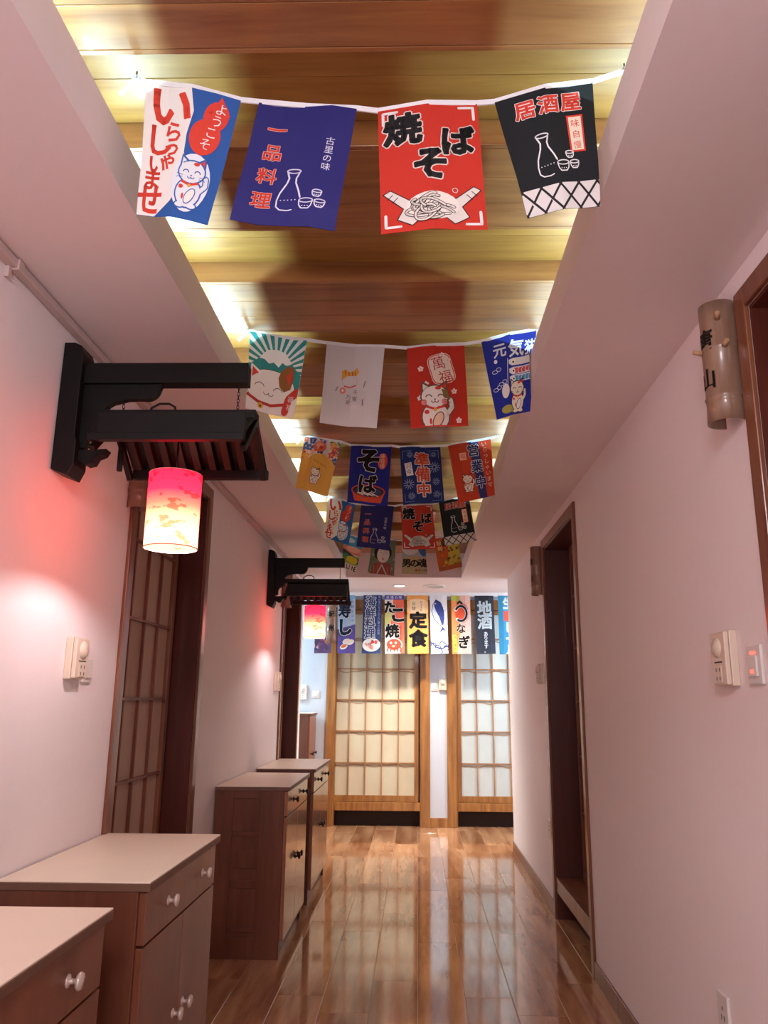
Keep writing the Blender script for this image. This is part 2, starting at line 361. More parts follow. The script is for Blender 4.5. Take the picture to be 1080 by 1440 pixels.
# ---------------------------------------------------------------- cabinets
def knob(mb, x, y, z, s=1):
    return mb.lathe((x, y, z), (1, 0, 0), [(0, -.001), (.011 * s, 0), (.010 * s, .003), (.0045 * s, .006), (.0045 * s, .016), (.012 * s, .020), (.0145 * s, .024), (.012 * s, .030), (0, .032)], 16)
def cabinet(y0, y1, label, km, ztop=.855, xf=-.70, xb=XL + .006, doors=1, knobs_low=(0.5,), dark=False, overl=.012, fm=None, ks=1.25):
    c = empty('cabinet', ((xf + xb) / 2, (y0 + y1) / 2, 0), label, 'cabinet', 'brown cabinets along the left wall')
    ox, oy = c.location[0], c.location[1]; X0, X1, Y0, Y1 = xb - ox, xf - ox, y0 - oy, y1 - oy
    zt = ztop - .024
    m = MB().box(X0, X1 - .02, Y0, Y0 + .018, .0, zt).box(X0, X1 - .02, Y1 - .018, Y1, .0, zt).box(X0, X0 + .01, Y0 + .018, Y1 - .018, 0, zt)
    m.box(X0 + .01, X1 - .02, Y0 + .018, Y1 - .018, .085, .10).box(X0 + .01, X1 - .045, Y0 + .018, Y1 - .018, zt - .02, zt)
    out(m, 'carcass', M_cab, c, .002)
    # framed side facing the camera: stiles and rails proud of the panel
    w = X1 - .02 - X0
    m = MB().box(X0, X0 + .10, Y0 - .008, Y0, 0, zt).box(X1 - .02 - .13, X1 - .02, Y0 - .008, Y0, 0, zt)
    for za, zb in ((0, .10), (.13 , .15), (.34, .38), (.44, .53), (.60, .62), (zt - .04, zt)): m.box(X0 + .10, X1 - .15, Y0 - .008, Y0, za, zb)
    out(m, 'side_frame', M_cab, c, .0015)
    out(MB().box(X1 - .05, X1 - .035, Y0 + .018, Y1 - .018, 0, .085), 'plinth', M_cab, c)
    m = MB().box(X0, X1 + overl, Y0 - overl, Y1 + overl, zt, ztop - .004); t = out(m, 'top_edge', M_edge, c, .002)
    out(MB().box(X0, X1 + overl - .001, Y0 - overl + .001, Y1 + overl - .001, ztop - .004, ztop), 'worktop', M_top, c, .001)
    fm = fm or M_cabfront
    dr = out(B(X1 - .02, X1, Y0 + .003, Y1 - .003, .700, zt - .004), 'drawer', fm, c, .002)
    for fy in (.27, .77): out(knob(MB(), X1, Y0 + (Y1 - Y0) * fy, .765, ks), 'knob', km, dr)
    n = doors
    for i in range(n):
        a = Y0 + .003 + (Y1 - Y0 - .006) * i / n; b = Y0 + .003 + (Y1 - Y0 - .006) * (i + 1) / n - (.004 if i < n - 1 else 0)
        d = out(B(X1 - .02, X1, a, b, .088, .694), 'door', fm, c, .002)
        ky = (b - .045) if i == 0 else (a + .045)
        out(knob(MB(), X1, ky, .44, ks), 'knob', km, d)
    return c
cabinet(1.12, 1.91, 'nearest low brown cabinet, cream top cut by the lower left corner', M_knob, doors=2)
cabinet(2.185, 2.905, 'worn brown cabinet with a cream top and pale knobs, second from the photographer', M_knob, doors=2)
cabinet(4.47, 5.26, 'dark brown cabinet with black knobs, third along the left wall', M_knobd, doors=2, fm=M_cabfront_lit)
cabinet(5.58, 6.48, 'dark brown cabinet farthest along the left corridor wall, before the lattice door', M_knobd, doors=2, fm=M_cabfront_lit)
cabinet(8.30, 8.79, 'tall narrow brown cabinet beyond the corner by the end wall', M_knobd, ztop=1.175, xf=-1.10, xb=-1.52)

# ---------------------------------------------------------------- switches and sockets
def control(side, y, z, w, h, label, mat, sx=1, dial=True):
    X = XR if side == 'R' else XL; s = -1 if side == 'R' else 1
    if side == 'E':
        e = empty('dial_switch', (y, YE, z), label, 'switch')
        bx = lambda a, b, d0, d1, z0, z1: MB().box(a, b, -d1, -d0, z0, z1); ax = (0, -1, 0); pt = lambda a, d, zz: (a, -d, zz)
    else:
        e = empty('dial_switch', (X, y, z), label, 'switch')
        bx = lambda a, b, d0, d1, z0, z1: MB().box(min(s * d0, s * d1), max(s * d0, s * d1), a, b, z0, z1); ax = (s, 0, 0); pt = lambda a, d, zz: (s * d, a, zz)
    out(bx(-w / 2, w / 2, 0, .022, -h / 2, h / 2), 'back_box', mat, e, .003)
    out(bx(-w / 2 + .003, w / 2 - .003, .0225, .036, -h / 2 + .003, h / 2 - .003), 'face_plate', mat, e, .003)
    out(MB().lathe(pt(0, .036, h * .2), ax, [(.028, 0), (.027, .005), (.023, .007), (.021, .010), (0, .011)], 24), 'dial', mat, e)
    p = bx(-.024, .024, .0362, .039, -h * .44, -h * .12); so = out(p, 'socket', mat, e, .001)
    q = MB()
    for a in (-.012, .012):
        for zz in (-h * .2, -h * .36): 
            t = bx(a - .002, a + .002, .0391, .0395, zz - .006, zz + .004); q.add(t.v, t.f)
    out(q, 'slots', M_slot, so)
    out(bx(-.028, .028, .0362, .0366, -h * .08, -h * .055), 'groove', M_slot, e)
    return e
def plate(side, y, z, w, h, label, mat, kind='switch', led=False, name='wall_switch'):
    X = XR if side == 'R' else XL; s = -1 if side == 'R' else 1
    if side == 'E':
        e = empty(name, (y, YE, z), label, kind); bx = lambda a, b, d0, d1, z0, z1: MB().box(a, b, -d1, -d0, z0, z1)
    else:
        e = empty(name, (X, y, z), label, kind); bx = lambda a, b, d0, d1, z0, z1: MB().box(min(s * d0, s * d1), max(s * d0, s * d1), a, b, z0, z1)
    out(bx(-w / 2, w / 2, 0, .010, -h / 2, h / 2), 'face_plate', mat, e, .003)
    if kind == 'socket':
        q = MB()
        for a in (-.009, .009): t = bx(a - .0018, a + .0018, .0101, .0107, -.012, .002); q.add(t.v, t.f)
        t = bx(-.002, .002, .0101, .0107, .014, .024); q.add(t.v, t.f)
        out(q, 'slots', M_slot, e)
    else:
        r_ = out(bx(-w * .3, w * .3, .0101, .016, -h * .3, h * .22), 'rocker', M_plastic2, e, .001)
        if led:
            out(bx(-w * .2, w * .2, .0101, .0115, h * .27, h * .34), 'indicator', M_led, e)
            out(bx(-w * .12, w * .12, .0161, .0168, -h * .22, -h * .12), 'indicator', M_led, r_)
    return e
control('R', 2.235, 1.437, .11, .15, 'ivory dial switch with socket on the right wall, left of the red-lit switch', M_plastic)
plate('R', 2.065, 1.413, .086, .10, 'small white switch with red lights at the right edge', M_plastic2, led=True)
control('L', 2.50, 1.44, .10, .13, 'ivory dial switch with socket on the left wall under the lantern', M_plastic)
plate('L', 2.615, 1.405, .075, .075, 'small white switch right beside the ivory dial on the left wall', M_plastic2)
control('L', 6.17, 1.45, .10, .15, 'ivory dial switch on the left wall behind the far cabinets', M_plastic)
control('R', 5.60, 1.50, .10, .14, 'dial switch just beyond the far right door', M_plastic)
plate('R', 5.47, 1.47, .075, .08, 'small switch squeezed against the far right door frame', M_plastic2)
plate('R', 2.50, .455, .08, .115, 'white socket low on the right wall at the bottom edge', M_plastic2, 'socket', name='wall_socket')
plate('R', 5.47, .50, .08, .115, 'white socket low on the wall beyond the far right door', M_plastic2, 'socket', name='wall_socket')
control('E', .285, 1.48, .085, .12, 'ivory dial switch on the white strip between the end doors', M_plastic)
plate('E', .195, 1.455, .075, .085, 'flat white switch on the white strip between the end doors', M_plastic2)
control('E', -1.27, 1.39, .11, .16, 'dial switch on the end wall above the tall narrow cabinet', M_plastic2)
plate('E', -1.12, 1.37, .09, .08, 'flat switch on the end wall right of the bluish lit dial', M_plastic2)

# ---------------------------------------------------------------- passage ceiling fittings
d = empty('downlight', (-.18, 8.08, ZC + .004), 'bright round downlight in the passage ceiling', 'light')
out(MB().lathe((0, 0, 0), (0, 0, -1), [(.075, 0), (.074, .006), (.058, .008), (.056, .002)], 28), 'ring', M_plastic2, d)
out(MB().lathe((0, 0, 0), (0, 0, -1), [(.056, .003), (0, .0032)], 28), 'lens', M_lamp, d)
d = empty('ceiling_speaker', (.18, 8.08, ZC + .004), 'round grey ceiling fitting right of the downlight', 'speaker')
out(MB().lathe((0, 0, 0), (0, 0, -1), [(.12, 0), (.118, .010), (.100, .014), (.098, .006)], 32), 'ring', M_plastic2, d)
out(MB().lathe((0, 0, 0), (0, 0, -1), [(.098, .007), (.06, .009), (0, .010)], 28), 'grille', plain('grey_grille', '#b9b6b2', .6, noise=.2, sc=200), d)

# ---------------------------------------------------------------- wall lanterns
def shade_mat():
    m = bpy.data.materials.new('lantern_silk'); m.use_nodes = True; t = m.node_tree; N, L = t.nodes, t.links; N.remove(N['Principled BSDF'])
    tc = N.new('ShaderNodeTexCoord'); sp = N.new('ShaderNodeSeparateXYZ'); L.new(tc.outputs['Object'], sp.inputs[0])
    cr = N.new('ShaderNodeValToRGB'); e = cr.color_ramp.elements
    mr = N.new('ShaderNodeMapRange'); mr.inputs['From Min'].default_value = 1.75; mr.inputs['From Max'].default_value = 1.98; L.new(sp.outputs['Z'], mr.inputs['Value'])
    e[0].position = 0.0; e[0].color = (1, .17, .085, 1); e[1].position = 1.0; e[1].color = (.66, .005, .016, 1)  # bulb glow painted into the ramp: pale near the low bulb
    for p, c in ((.40, (1, .13, .065, 1)), (.56, (.9, .05, .03, 1)), (.74, (.78, .008, .022, 1))):
        q = e.new(p); q.color = c
    L.new(mr.outputs[0], cr.inputs['Fac'])
    # printed clouds and sprigs
    n = N.new('ShaderNodeTexNoise'); n.inputs['Scale'].default_value = 1.0; n.inputs['Detail'].default_value = 3
    mp = N.new('ShaderNodeMapping'); mp.inputs['Scale'].default_value = (22, 22, 42); L.new(tc.outputs['Object'], mp.inputs['Vector']); L.new(mp.outputs[0], n.inputs['Vector'])
    c2 = N.new('ShaderNodeValToRGB'); c2.color_ramp.elements[0].position = .57; c2.color_ramp.elements[0].color = (1, 1, 1, 1); c2.color_ramp.elements[1].position = .62; c2.color_ramp.elements[1].color = (.62, .42, .40, 1)
    L.new(n.outputs['Fac'], c2.inputs['Fac'])
    mx = N.new('ShaderNodeMix'); mx.data_type = 'RGBA'; mx.blend_type = 'MULTIPLY'; mx.inputs['Factor'].default_value = 1
    L.new(cr.outputs['Color'], mx.inputs['A']); L.new(c2.outputs['Color'], mx.inputs['B'])
    tr = N.new('ShaderNodeBsdfTranslucent'); df = N.new('ShaderNodeBsdfDiffuse'); ms = N.new('ShaderNodeMixShader'); ms.inputs[0].default_value = .3
    dk = N.new('ShaderNodeMix'); dk.data_type = 'RGBA'; dk.blend_type = 'MULTIPLY'; dk.inputs['Factor'].default_value = 1; dk.inputs['B'].default_value = (.22, .22, .22, 1)
    L.new(mx.outputs['Result'], dk.inputs['A']); L.new(dk.outputs['Result'], tr.inputs['Color']); L.new(dk.outputs['Result'], df.inputs['Color'])
    L.new(tr.outputs[0], ms.inputs[1]); L.new(df.outputs[0], ms.inputs[2])
    em = N.new('ShaderNodeEmission'); em.inputs[1].default_value = LAMP_GLOW; L.new(mx.outputs['Result'], em.inputs[0])
    a = N.new('ShaderNodeAddShader'); L.new(ms.outputs[0], a.inputs[0]); L.new(em.outputs[0], a.inputs[1])
    L.new(a.outputs[0], N['Material Output'].inputs[0]); return m
LAMP_GLOW = 6.5
M_shade = shade_mat(); M_shade_edge = plain('shade_rim', '#c98a7c', .5)
def lantern(dx, Y, label):
    """coordinates as for the near lantern (its plane is Y=2.27), moved to Y"""
    L0 = empty('wall_lantern', (XL, Y, 0), label, 'lantern', 'lanterns on carved black wall brackets')
    ox = XL
    def o(mb, name, mat, par=None, bevel=.002):
        mb.v = [(x - ox + dx, y - 2.27, z) for x, y, z in mb.v]
        return out(mb, name, mat, par or L0, bevel)
    # back board with shaped ends
    prof = [(-1.1 - dx + .002, 1.985), (-1.045, 1.965), (-1.030, 2.00), (-1.030, 2.075), (-1.036, 2.09), (-1.036, 2.36), (-1.045, 2.385), (-1.066, 2.395), (-1.1 - dx + .002, 2.395)]
    o(MB().prism(prof, 'y', 2.215, 2.305), 'back_board', M_black)
    o(MB().box(-1.036, -.525, 2.235, 2.285, 2.268, 2.335), 'arm', M_black)
    # scrolled bracket board
    def arc(cx, cz, rr, a0, a1, n=8): return [(cx + rr * math.cos(math.radians(a0 + (a1 - a0) * i / n)), cz + rr * math.sin(math.radians(a0 + (a1 - a0) * i / n))) for i in range(n + 1)]
    pf = [(-1.036, 2.268), (-1.036, 2.065), (-1.018, 2.060), (-1.010, 2.072)] + arc(-.985, 2.10, .028, 200, 60, 5)[0:0] + arc(-.972, 2.085, .040, 200, 90, 5) + [(-.965, 2.14)] + arc(-.925, 2.165, .045, 200, 95, 6)[0:] + [(-.90, 2.218), (-.865, 2.220)] + arc(-.840, 2.258, .040, 270, 350, 6) + [(-.795, 2.268)]
    o(MB().prism(pf, 'y', 2.248, 2.272), 'scroll_bracket', M_black, bevel=0)
    o(MB().prism([(-1.030, 2.05), (-1.03, 2.02), (-1.005, 2.005), (-.985, 2.01), (-.975, 2.03), (-.955, 2.038), (-.945, 2.055)], 'y', 2.24, 2.28), 'lower_scroll', M_black, bevel=0)
    # chains
    for cx, zt, zb in ((-.556, 2.268, 2.180), (-.913, 2.220, 2.180)):
        ch = MB(); n = max(3, int((zt - zb) / .0105)); 
        for i in range(n):
            z = zb + (zt - zb) * (i + .5) / n; hl = (zt - zb) / n * .66
            pts = [(cx + (.0038 * math.cos(a) if i % 2 else 0), 2.262 + (0 if i % 2 else .0038 * math.cos(a)), z + hl * math.sin(a)) for a in [2 * PI * k / 8 for k in range(8)]]
            ch.tube(pts, .0011, 5, closed=True)
        o(ch, 'chain', M_chain, bevel=0)
    o(MB().tube([(-.83, 2.262, 2.178), (-.825, 2.262, 2.195), (-.80, 2.26, 2.208), (-.77, 2.26, 2.208), (-.752, 2.262, 2.198), (-.748, 2.262, 2.178)], .0035, 6), 'cord', M_black, bevel=0)
    # little roof: ridge, two slopes of battens, eaves, gable boards
    x0, x1 = -.935, -.494
    o(MB().box(x0 - .045, x1, 2.235, 2.290, 2.150, 2.180), 'ridge_board', M_black)
    o(MB().box(x0 + .015, x1 + .001, 2.098, 2.112, 2.040, 2.122), 'front_board', M_black)
    o(MB().box(x0 - .008, x1 + .002, 2.090, 2.114, 2.034, 2.056), 'eave_board', M_black)
    o(MB().box(x0 + .01, x1 + .010, 2.415, 2.435, 2.010, 2.040), 'eave_board', M_black)
    for s in (-1, 1):
        ye, ze = (2.116, 2.055) if s < 0 else (2.45, 2.035)
        # thin skin over the battens
        o(MB().prism([(2.262, 2.172), (2.262, 2.166), (ye, ze + .012), (ye, ze + .018)], 'x', x0, x1), 'roof_skin', M_black, bevel=0)
        for k in range(9):
            xa = x0 + .018 + k * (x1 - x0 - .05) / 8
            o(MB().prism([(2.262, 2.166), (2.262, 2.146), (ye + .012 * -s, ze - .012), (ye, ze - .008), (ye, ze + .012)], 'x', xa, xa + .022), 'roof_batten', M_blackbrown, bevel=.001)
    for xa in (x0 - .006, x1 - .012):
        o(MB().prism([(2.262, 2.160), (2.105, 2.020), (2.120, 2.008), (2.262, 2.134), (2.415, 2.004), (2.430, 2.016)], 'x', xa, xa + .016), 'gable_board', M_black, bevel=0)
    o(MB().box(x0 + .02, x0 + .034, 2.255, 2.269, 1.990, 2.150), 'hanging_peg', M_black)
    # shade, rings, bulb
    c = (-.735, 2.27); R0 = .078
    o(MB().lathe((c[0], c[1], 0), (0, 0, 1), [(R0, 1.752), (R0, 1.86), (R0, 1.982)], 40), 'lamp_shade', M_shade, bevel=0)
    o(MB().tube([(c[0] + R0 * math.cos(a), c[1] + R0 * math.sin(a), 1.753) for a in [2 * PI * k / 36 for k in range(36)]], .0018, 6, closed=True), 'rim_ring', M_shade_edge, bevel=0)
    o(MB().tube([(c[0] + R0 * math.cos(a), c[1] + R0 * math.sin(a), 1.981) for a in [2 * PI * k / 36 for k in range(36)]], .0014, 6, closed=True), 'rim_ring', M_shade_edge, bevel=0)
    o(MB().tube([(c[0], c[1], 2.15), (c[0], c[1], 1.93)], .003, 6).box(c[0] - R0, c[0] + R0, c[1] - .0015, c[1] + .0015, 1.976, 1.979), 'hanger', M_black, bevel=0)
    b = o(MB().lathe((c[0], c[1], 0), (0, 0, 1), [(0, 1.795), (.018, 1.80), (.029, 1.82), (.030, 1.838), (.022, 1.86), (.013, 1.878)], 18), 'bulb', M_bulb, bevel=0)
    o(MB().lathe((c[0], c[1], 0), (0, 0, 1), [(.0135, 1.878), (.0135, 1.925), (.004, 1.932)], 14), 'socket', M_plastic2, b, 0)
    l = bpy.data.lights.new('lantern_lamp', 'POINT'); l.energy = LAMP_W; l.color = (1, .97, 1); l.shadow_soft_size = .012
    lo = bpy.data.objects.new('lantern_lamp', l); COL.objects.link(lo); lo.location = (c[0] + dx, c[1] + Y - 2.27, 1.783)
    return L0
LAMP_W = 6.0
lantern(0, 2.27, 'near black carved wall bracket with a little roof and glowing red lantern')
lantern(-.012, 5.72, 'far black carved wall bracket with a little roof and small red lantern')

# ---------------------------------------------------------------- lettering and flat print
_tc = {}
def char_mesh(ch):
    """glyph faces and the segments of its contours"""
    if ch in _tc: return _tc[ch]
    cu = bpy.data.curves.new('glyph', 'FONT'); cu.body = ch; cu.size = 1; cu.resolution_u = 2; cu.fill_mode = 'FRONT'
    ob = bpy.data.objects.new('glyph', cu); COL.objects.link(ob)
    dg = bpy.context.evaluated_depsgraph_get(); dg.update(); ev = ob.evaluated_get(dg); me = ev.to_mesh()
    vs = [(v.co.x - .5 if ord(ch) > 255 else v.co.x - .3, v.co.y - .36) for v in me.vertices]; fs = [tuple(p.vertices) for p in me.polygons]
    ct = {}
    for q in fs:
        for i in range(len(q)): k = tuple(sorted((q[i], q[(i + 1) % len(q)]))); ct[k] = ct.get(k, 0) + 1
    ed = [k for k, n in ct.items() if n == 1]
    ev.to_mesh_clear(); bpy.data.objects.remove(ob); bpy.data.curves.remove(cu)
    _tc[ch] = (vs, fs, ed); return _tc[ch]
class Art:
    """flat print: x 0..1 across, y 0..A down; L is the printing layer"""
    def __init__(s, A): s.A = A; s.v = []; s.f = []; s.mi = []; s.mats = []; s.idx = {}
    def mid(s, c):
        if c not in s.idx: s.idx[c] = len(s.mats); s.mats.append(plain('print_' + c.strip('#'), c, .75))
        return s.idx[c]
    def raw(s, vs, fs, c, L):
        o = len(s.v); s.v += [(x, y, L) for x, y in vs]; k = s.mid(c)
        for q in fs: s.f.append([i + o for i in q]); s.mi.append(k)
    def P(s, pts, c, L=1): s.raw(pts, [tuple(range(len(pts)))], c, L)
    def R(s, x0, y0, x1, y1, c, L=1, rot=0):
        cx, cy = (x0 + x1) / 2, (y0 + y1) / 2; ca, sa = math.cos(rot), math.sin(rot)
        s.P([(cx + (x - cx) * ca - (y - cy) * sa, cy + (x - cx) * sa + (y - cy) * ca) for x, y in ((x0, y0), (x1, y0), (x1, y1), (x0, y1))], c, L)
    def E(s, cx, cy, rx, ry, c, L=1, rot=0, n=20, a0=0, a1=360):
        ca, sa = math.cos(rot), math.sin(rot); pts = []
        full = (a1 - a0) >= 360
        for i in range(n + (0 if full else 1)):
            t = math.radians(a0 + (a1 - a0) * i / n); x, y = rx * math.cos(t), ry * math.sin(t)
            pts.append((cx + x * ca - y * sa, cy + x * sa + y * ca))
        s.P(pts, c, L); return pts
    def S(s, pts, w, c, L=1, closed=False, w2=None):
        n = len(pts); w2 = w if w2 is None else w2
        segs = [(pts[i], pts[(i + 1) % n], i) for i in range(n if closed else n - 1)]
        for (a, b, i) in segs:
            dx, dy = b[0] - a[0], b[1] - a[1]; l = math.hypot(dx, dy) or 1; wa = w + (w2 - w) * i / max(1, n - 1); wb = w + (w2 - w) * (i + 1) / max(1, n - 1)
            nx, ny = -dy / l / 2, dx / l / 2
            s.P([(a[0] + nx * wa, a[1] + ny * wa), (b[0] + nx * wb, b[1] + ny * wb), (b[0] - nx * wb, b[1] - ny * wb), (a[0] - nx * wa, a[1] - ny * wa)], c, L)
            s.E(b[0], b[1], wb / 2, wb / 2, c, L, n=8)
        s.E(pts[0][0], pts[0][1], w / 2, w / 2, c, L, n=8)
    def ring(s, cx, cy, rx, ry, w, c, L=1, rot=0, a0=0, a1=360, n=20):
        ca, sa = math.cos(rot), math.sin(rot); pts = []
        for i in range(n + 1):
            t = math.radians(a0 + (a1 - a0) * i / n); x, y = rx * math.cos(t), ry * math.sin(t); pts.append((cx + x * ca - y * sa, cy + x * sa + y * ca))
        s.S(pts, w, c, L)
    def C(s, ch, cx, cy, size, c, L=1, off=.012, rot=0, sx=1, shear=0):
        vs, fs, ed = char_mesh(ch); ca, sa = math.cos(rot), math.sin(rot); o = []
        for x, y in vs:
            x, y = x * size * sx, -y * size; x -= y * shear; o.append((cx + x * ca - y * sa, cy + x * sa + y * ca))
        s.raw(o, [q[::-1] for q in fs], c, L)
        w = off * size * .95
        if w > .003:
            for i, j in ed:
                (ax, ay), (bx, by) = o[i], o[j]; dx, dy = bx - ax, by - ay; l = math.hypot(dx, dy) or 1; tx, ty = dx / l * w, dy / l * w; e = .5
                s.P([(ax - tx * e - ty, ay - ty * e + tx), (ax - tx - ty * e * 0, ay - ty), (ax - tx * e + ty, ay - ty * e - tx), (bx + tx * e + ty, by + ty * e - tx), (bx + tx, by + ty), (bx + tx * e - ty, by + ty * e + tx)], c, L)
    def T(s, txt, cx, cy, size, c, L=1, off=.012, step=None, vert=True, rot=0, sx=1, out=None, ow=.05, shear=0, jit=None):
        step = step or size
        for i, ch in enumerate(txt):
            x, y = (cx, cy + step * i) if vert else (cx + step * i, cy)
            if jit: x += jit[i % len(jit)][0]; y += jit[i % len(jit)][1]
            if out: s.C(ch, x, y, size, out, L, ow, rot, sx, shear)
            s.C(ch, x, y, size, c, L + 1 if out else L, off, rot, sx, shear)
    # --- small drawings
    def bottle(s, cx, cy, k, c='#e8e6ee', L=1, rot=0):
        ca, sa = math.cos(rot), math.sin(rot)
        q = lambda x, y: (cx + k * (x * ca - y * sa), cy + k * (x * sa + y * ca))
        s.S([q(*p) for p in ((-.11, -.42), (-.09, -.36), (-.06, -.28), (-.08, -.16), (-.17, .06), (-.20, .22), (-.19, .36), (-.12, .42), (.02, .43), (.10, .41))], k * .035, c, L, w2=k * .02)
        s.S([q(*p) for p in ((.11, -.42), (.09, -.34), (.07, -.28), (.08, -.18), (.16, 0), (.21, .14))], k * .03, c, L)
        s.ring(*q(0, -.44), k * .125, k * .045, k * .026, c, L, rot)
        for i in range(5): p = q(-.13 + .065 * i, .22 - .006 * i); s.E(p[0], p[1], k * .013, k * .013, c, L, n=6)
        for (dx, dy, r_) in ((.33, .28, .125), (.50, .05, .085), (.58, .26, .095)):
            s.ring(*q(dx, dy - r_ * .6), k * r_, k * r_ * .38, k * .022, c, L, rot, n=14)
            s.S([q(dx - r_, dy - r_ * .5), q(dx - r_ * .85, dy + r_ * .3), q(dx - r_ * .5, dy + r_ * .75), q(dx + r_ * .5, dy + r_ * .75), q(dx + r_ * .85, dy + r_ * .3), q(dx + r_, dy - r_ * .5)], k * .022, c, L)
            for i in range(3): p = q(dx - r_ * .4 + r_ * .4 * i, dy + r_ * .35); s.E(p[0], p[1], k * .012, k * .012, c, L, n=6)
    def cat(s, cx, cy, k, line, body='#e9e6e2', patch='#c8402c', coin='#e9e6e2', L=1, bg=None):
        q = lambda x, y: (cx + k * x, cy + k * y)
        if bg: s.E(cx, cy, k * .40, k * .56, bg, L, n=24)
        w = k * .035
        s.E(*q(0, .20), k * .29, k * .30, line, L + 1); s.E(*q(0, .20), k * .26, k * .27, body, L + 2)
        s.E(*q(-.13, .44), k * .13, k * .07, line, L + 1); s.E(*q(.13, .44), k * .13, k * .07, line, L + 1)
        s.E(*q(-.13, .44), k * .10, k * .045, body, L + 2); s.E(*q(.13, .44), k * .10, k * .045, body, L + 2)
        for sx in (-1, 1):
            s.P([q(sx * .27, -.20), q(sx * .25, -.52), q(sx * .04, -.38)], line, L + 1); s.P([q(sx * .235, -.24), q(sx * .225, -.46), q(sx * .08, -.36)], patch if sx > 0 else body, L + 2)
        s.E(*q(0, -.20), k * .29, k * .235, line, L + 2); s.E(*q(0, -.20), k * .262, k * .207, body, L + 3)
        s.E(*q(.07, -.36), k * .06, k * .035, patch, L + 4)
        for sx in (-1, 1):
            s.ring(*q(sx * .12, -.19), k * .055, k * .04, k * .02, line, L + 4, 0, 180, 360, 8)
            for dy in (0, .035): s.S([q(sx * .18, -.12 + dy), q(sx * .30, -.14 + dy * 2)], k * .012, line, L + 4)
        s.E(*q(0, -.135), k * .02, k * .014, line, L + 4, n=8)
        s.ring(*q(-.035, -.105), k * .035, k * .03, k * .016, line, L + 4, 0, 0, 180, 6); s.ring(*q(.035, -.105), k * .035, k * .03, k * .016, line, L + 4, 0, 0, 180, 6)
        s.S([q(-.17, .0), q(0, .05), q(.17, .0)], k * .045, patch, L + 4); s.E(*q(0, .065), k * .035, k * .035, '#d9a63a', L + 5, n=10)
        s.S([q(.22, .16), q(.33, .02), q(.31, -.12)], k * .13, line, L + 1); s.S([q(.22, .16), q(.33, .02), q(.31, -.12)], k * .085, body, L + 2)
        s.E(*q(.05, .26), k * .10, k * .17, line, L + 4, .5); s.E(*q(.05, .26), k * .08, k * .15, coin, L + 5, .5)
        s.E(*q(-.17, .10), k * .05, k * .04, patch, L + 3); s.E(*q(-.10, .28), k * .025, k * .06, patch, L + 3)
    def fl(s, cx, cy, k, c, c2, L=1):
        for i in range(5): a = i * 2 * PI / 5 - PI / 2; s.E(cx + k * .55 * math.cos(a), cy + k * .55 * math.sin(a), k * .42, k * .36, c, L, a, 10)
        s.E(cx, cy, k * .2, k * .2, c2, L + 1, n=8)
    def burst(s, cx, cy, k, c, L=1, n=12):
        for i in range(n): a = i * 2 * PI / n; s.S([(cx + k * .3 * math.cos(a), cy + k * .3 * math.sin(a)), (cx + k * math.cos(a + .25), cy + k * math.sin(a + .25))], k * .10, c, L)
    def build(s, surf, parent, loc, nu=4, nv=6):
        bm = bmesh.new(); vs = [bm.verts.new(p) for p in s.v]
        for q, k in zip(s.f, s.mi):
            try: fc = bm.faces.new([vs[i] for i in q]); fc.material_index = k
            except ValueError: pass
        bmesh.ops.triangulate(bm, faces=[x for x in bm.faces if len(x.verts) > 4])
        for no, n, ln in (((1, 0, 0), nu, 1.0), ((0, 1, 0), nv, s.A)):
            for i in range(0, n + 1):
                co = [0, 0, 0]; co[0 if no[0] else 1] = ln * i / n
                kw = {}
                if i == 0: kw = dict(clear_inner=True)
                if i == n: kw = dict(clear_outer=True)
                bmesh.ops.bisect_plane(bm, geom=bm.verts[:] + bm.edges[:] + bm.faces[:], plane_co=co, plane_no=no, dist=1e-6, **kw)
        for v in bm.verts: v.co = surf(v.co.x, v.co.y / s.A, .0007 + v.co.z * .00022) - Vector(loc)
        me = bpy.data.meshes.new('printed_design'); bm.to_mesh(me); bm.free()
        for m_ in s.mats: me.materials.append(m_)
        return link('printed_design', me, parent)

WH, RD, NV, BK, INK = '#e6e2e0', '#d23a2a', '#20206e', '#14181e', '#101014'
A1 = 1.42
def art_irasshai():
    a = Art(A1)
    a.P([(0, 0), (.50, 0), (.56, .25), (.52, .50), (.52, .70), (.62, 1.0), (.45, 1.25), (.25, A1), (0, A1)], WH, 1)
    a.E(.72, .50, .17, .20, RD, 1, .2); a.E(.80, .26, .13, .17, RD, 1, .2); a.P([(.82, .03), (.94, .22), (.72, .24)], RD, 1)
    a.T('ようこそ', .84, .17, .14, WH, 2, .01, step=.135, jit=[(0, 0), (-.02, 0), (-.06, 0), (-.10, 0)])
    a.C('い', .30, .23, .50, RD, 2, .035, sx=1.05)
    for ch, x, y, z in (('ら', .36, .50, .24), ('っ', .36, .66, .22), ('し', .20, .60, .36), ('ゃ', .34, .80, .22), ('い', .20, .86, .24), ('ま', .16, 1.03, .26), ('せ', .16, 1.25, .36)): a.C(ch, x, y, z, RD, 2, .028)
    a.cat(.66, 1.02, .58, '#2b5ca8', '#dfe3ea', RD, L=2, bg='#dfe6f2'); return a
def art_ippin():
    a = Art(A1)
    a.R(0, 0, 1, A1, '#1d1a68', 0)
    for ch, y in (('一', .30), ('品', .57), ('料', .86), ('理', 1.15)): a.T(ch, .24, y, .20, RD, 1, .02, out='#e9b9ab', ow=.045)
    a.T('古里の味', .80, .42, .095, '#d9d8ea', 1, .008, step=.10); a.bottle(.50, 1.02, .54, '#dddcf0', 1); return a
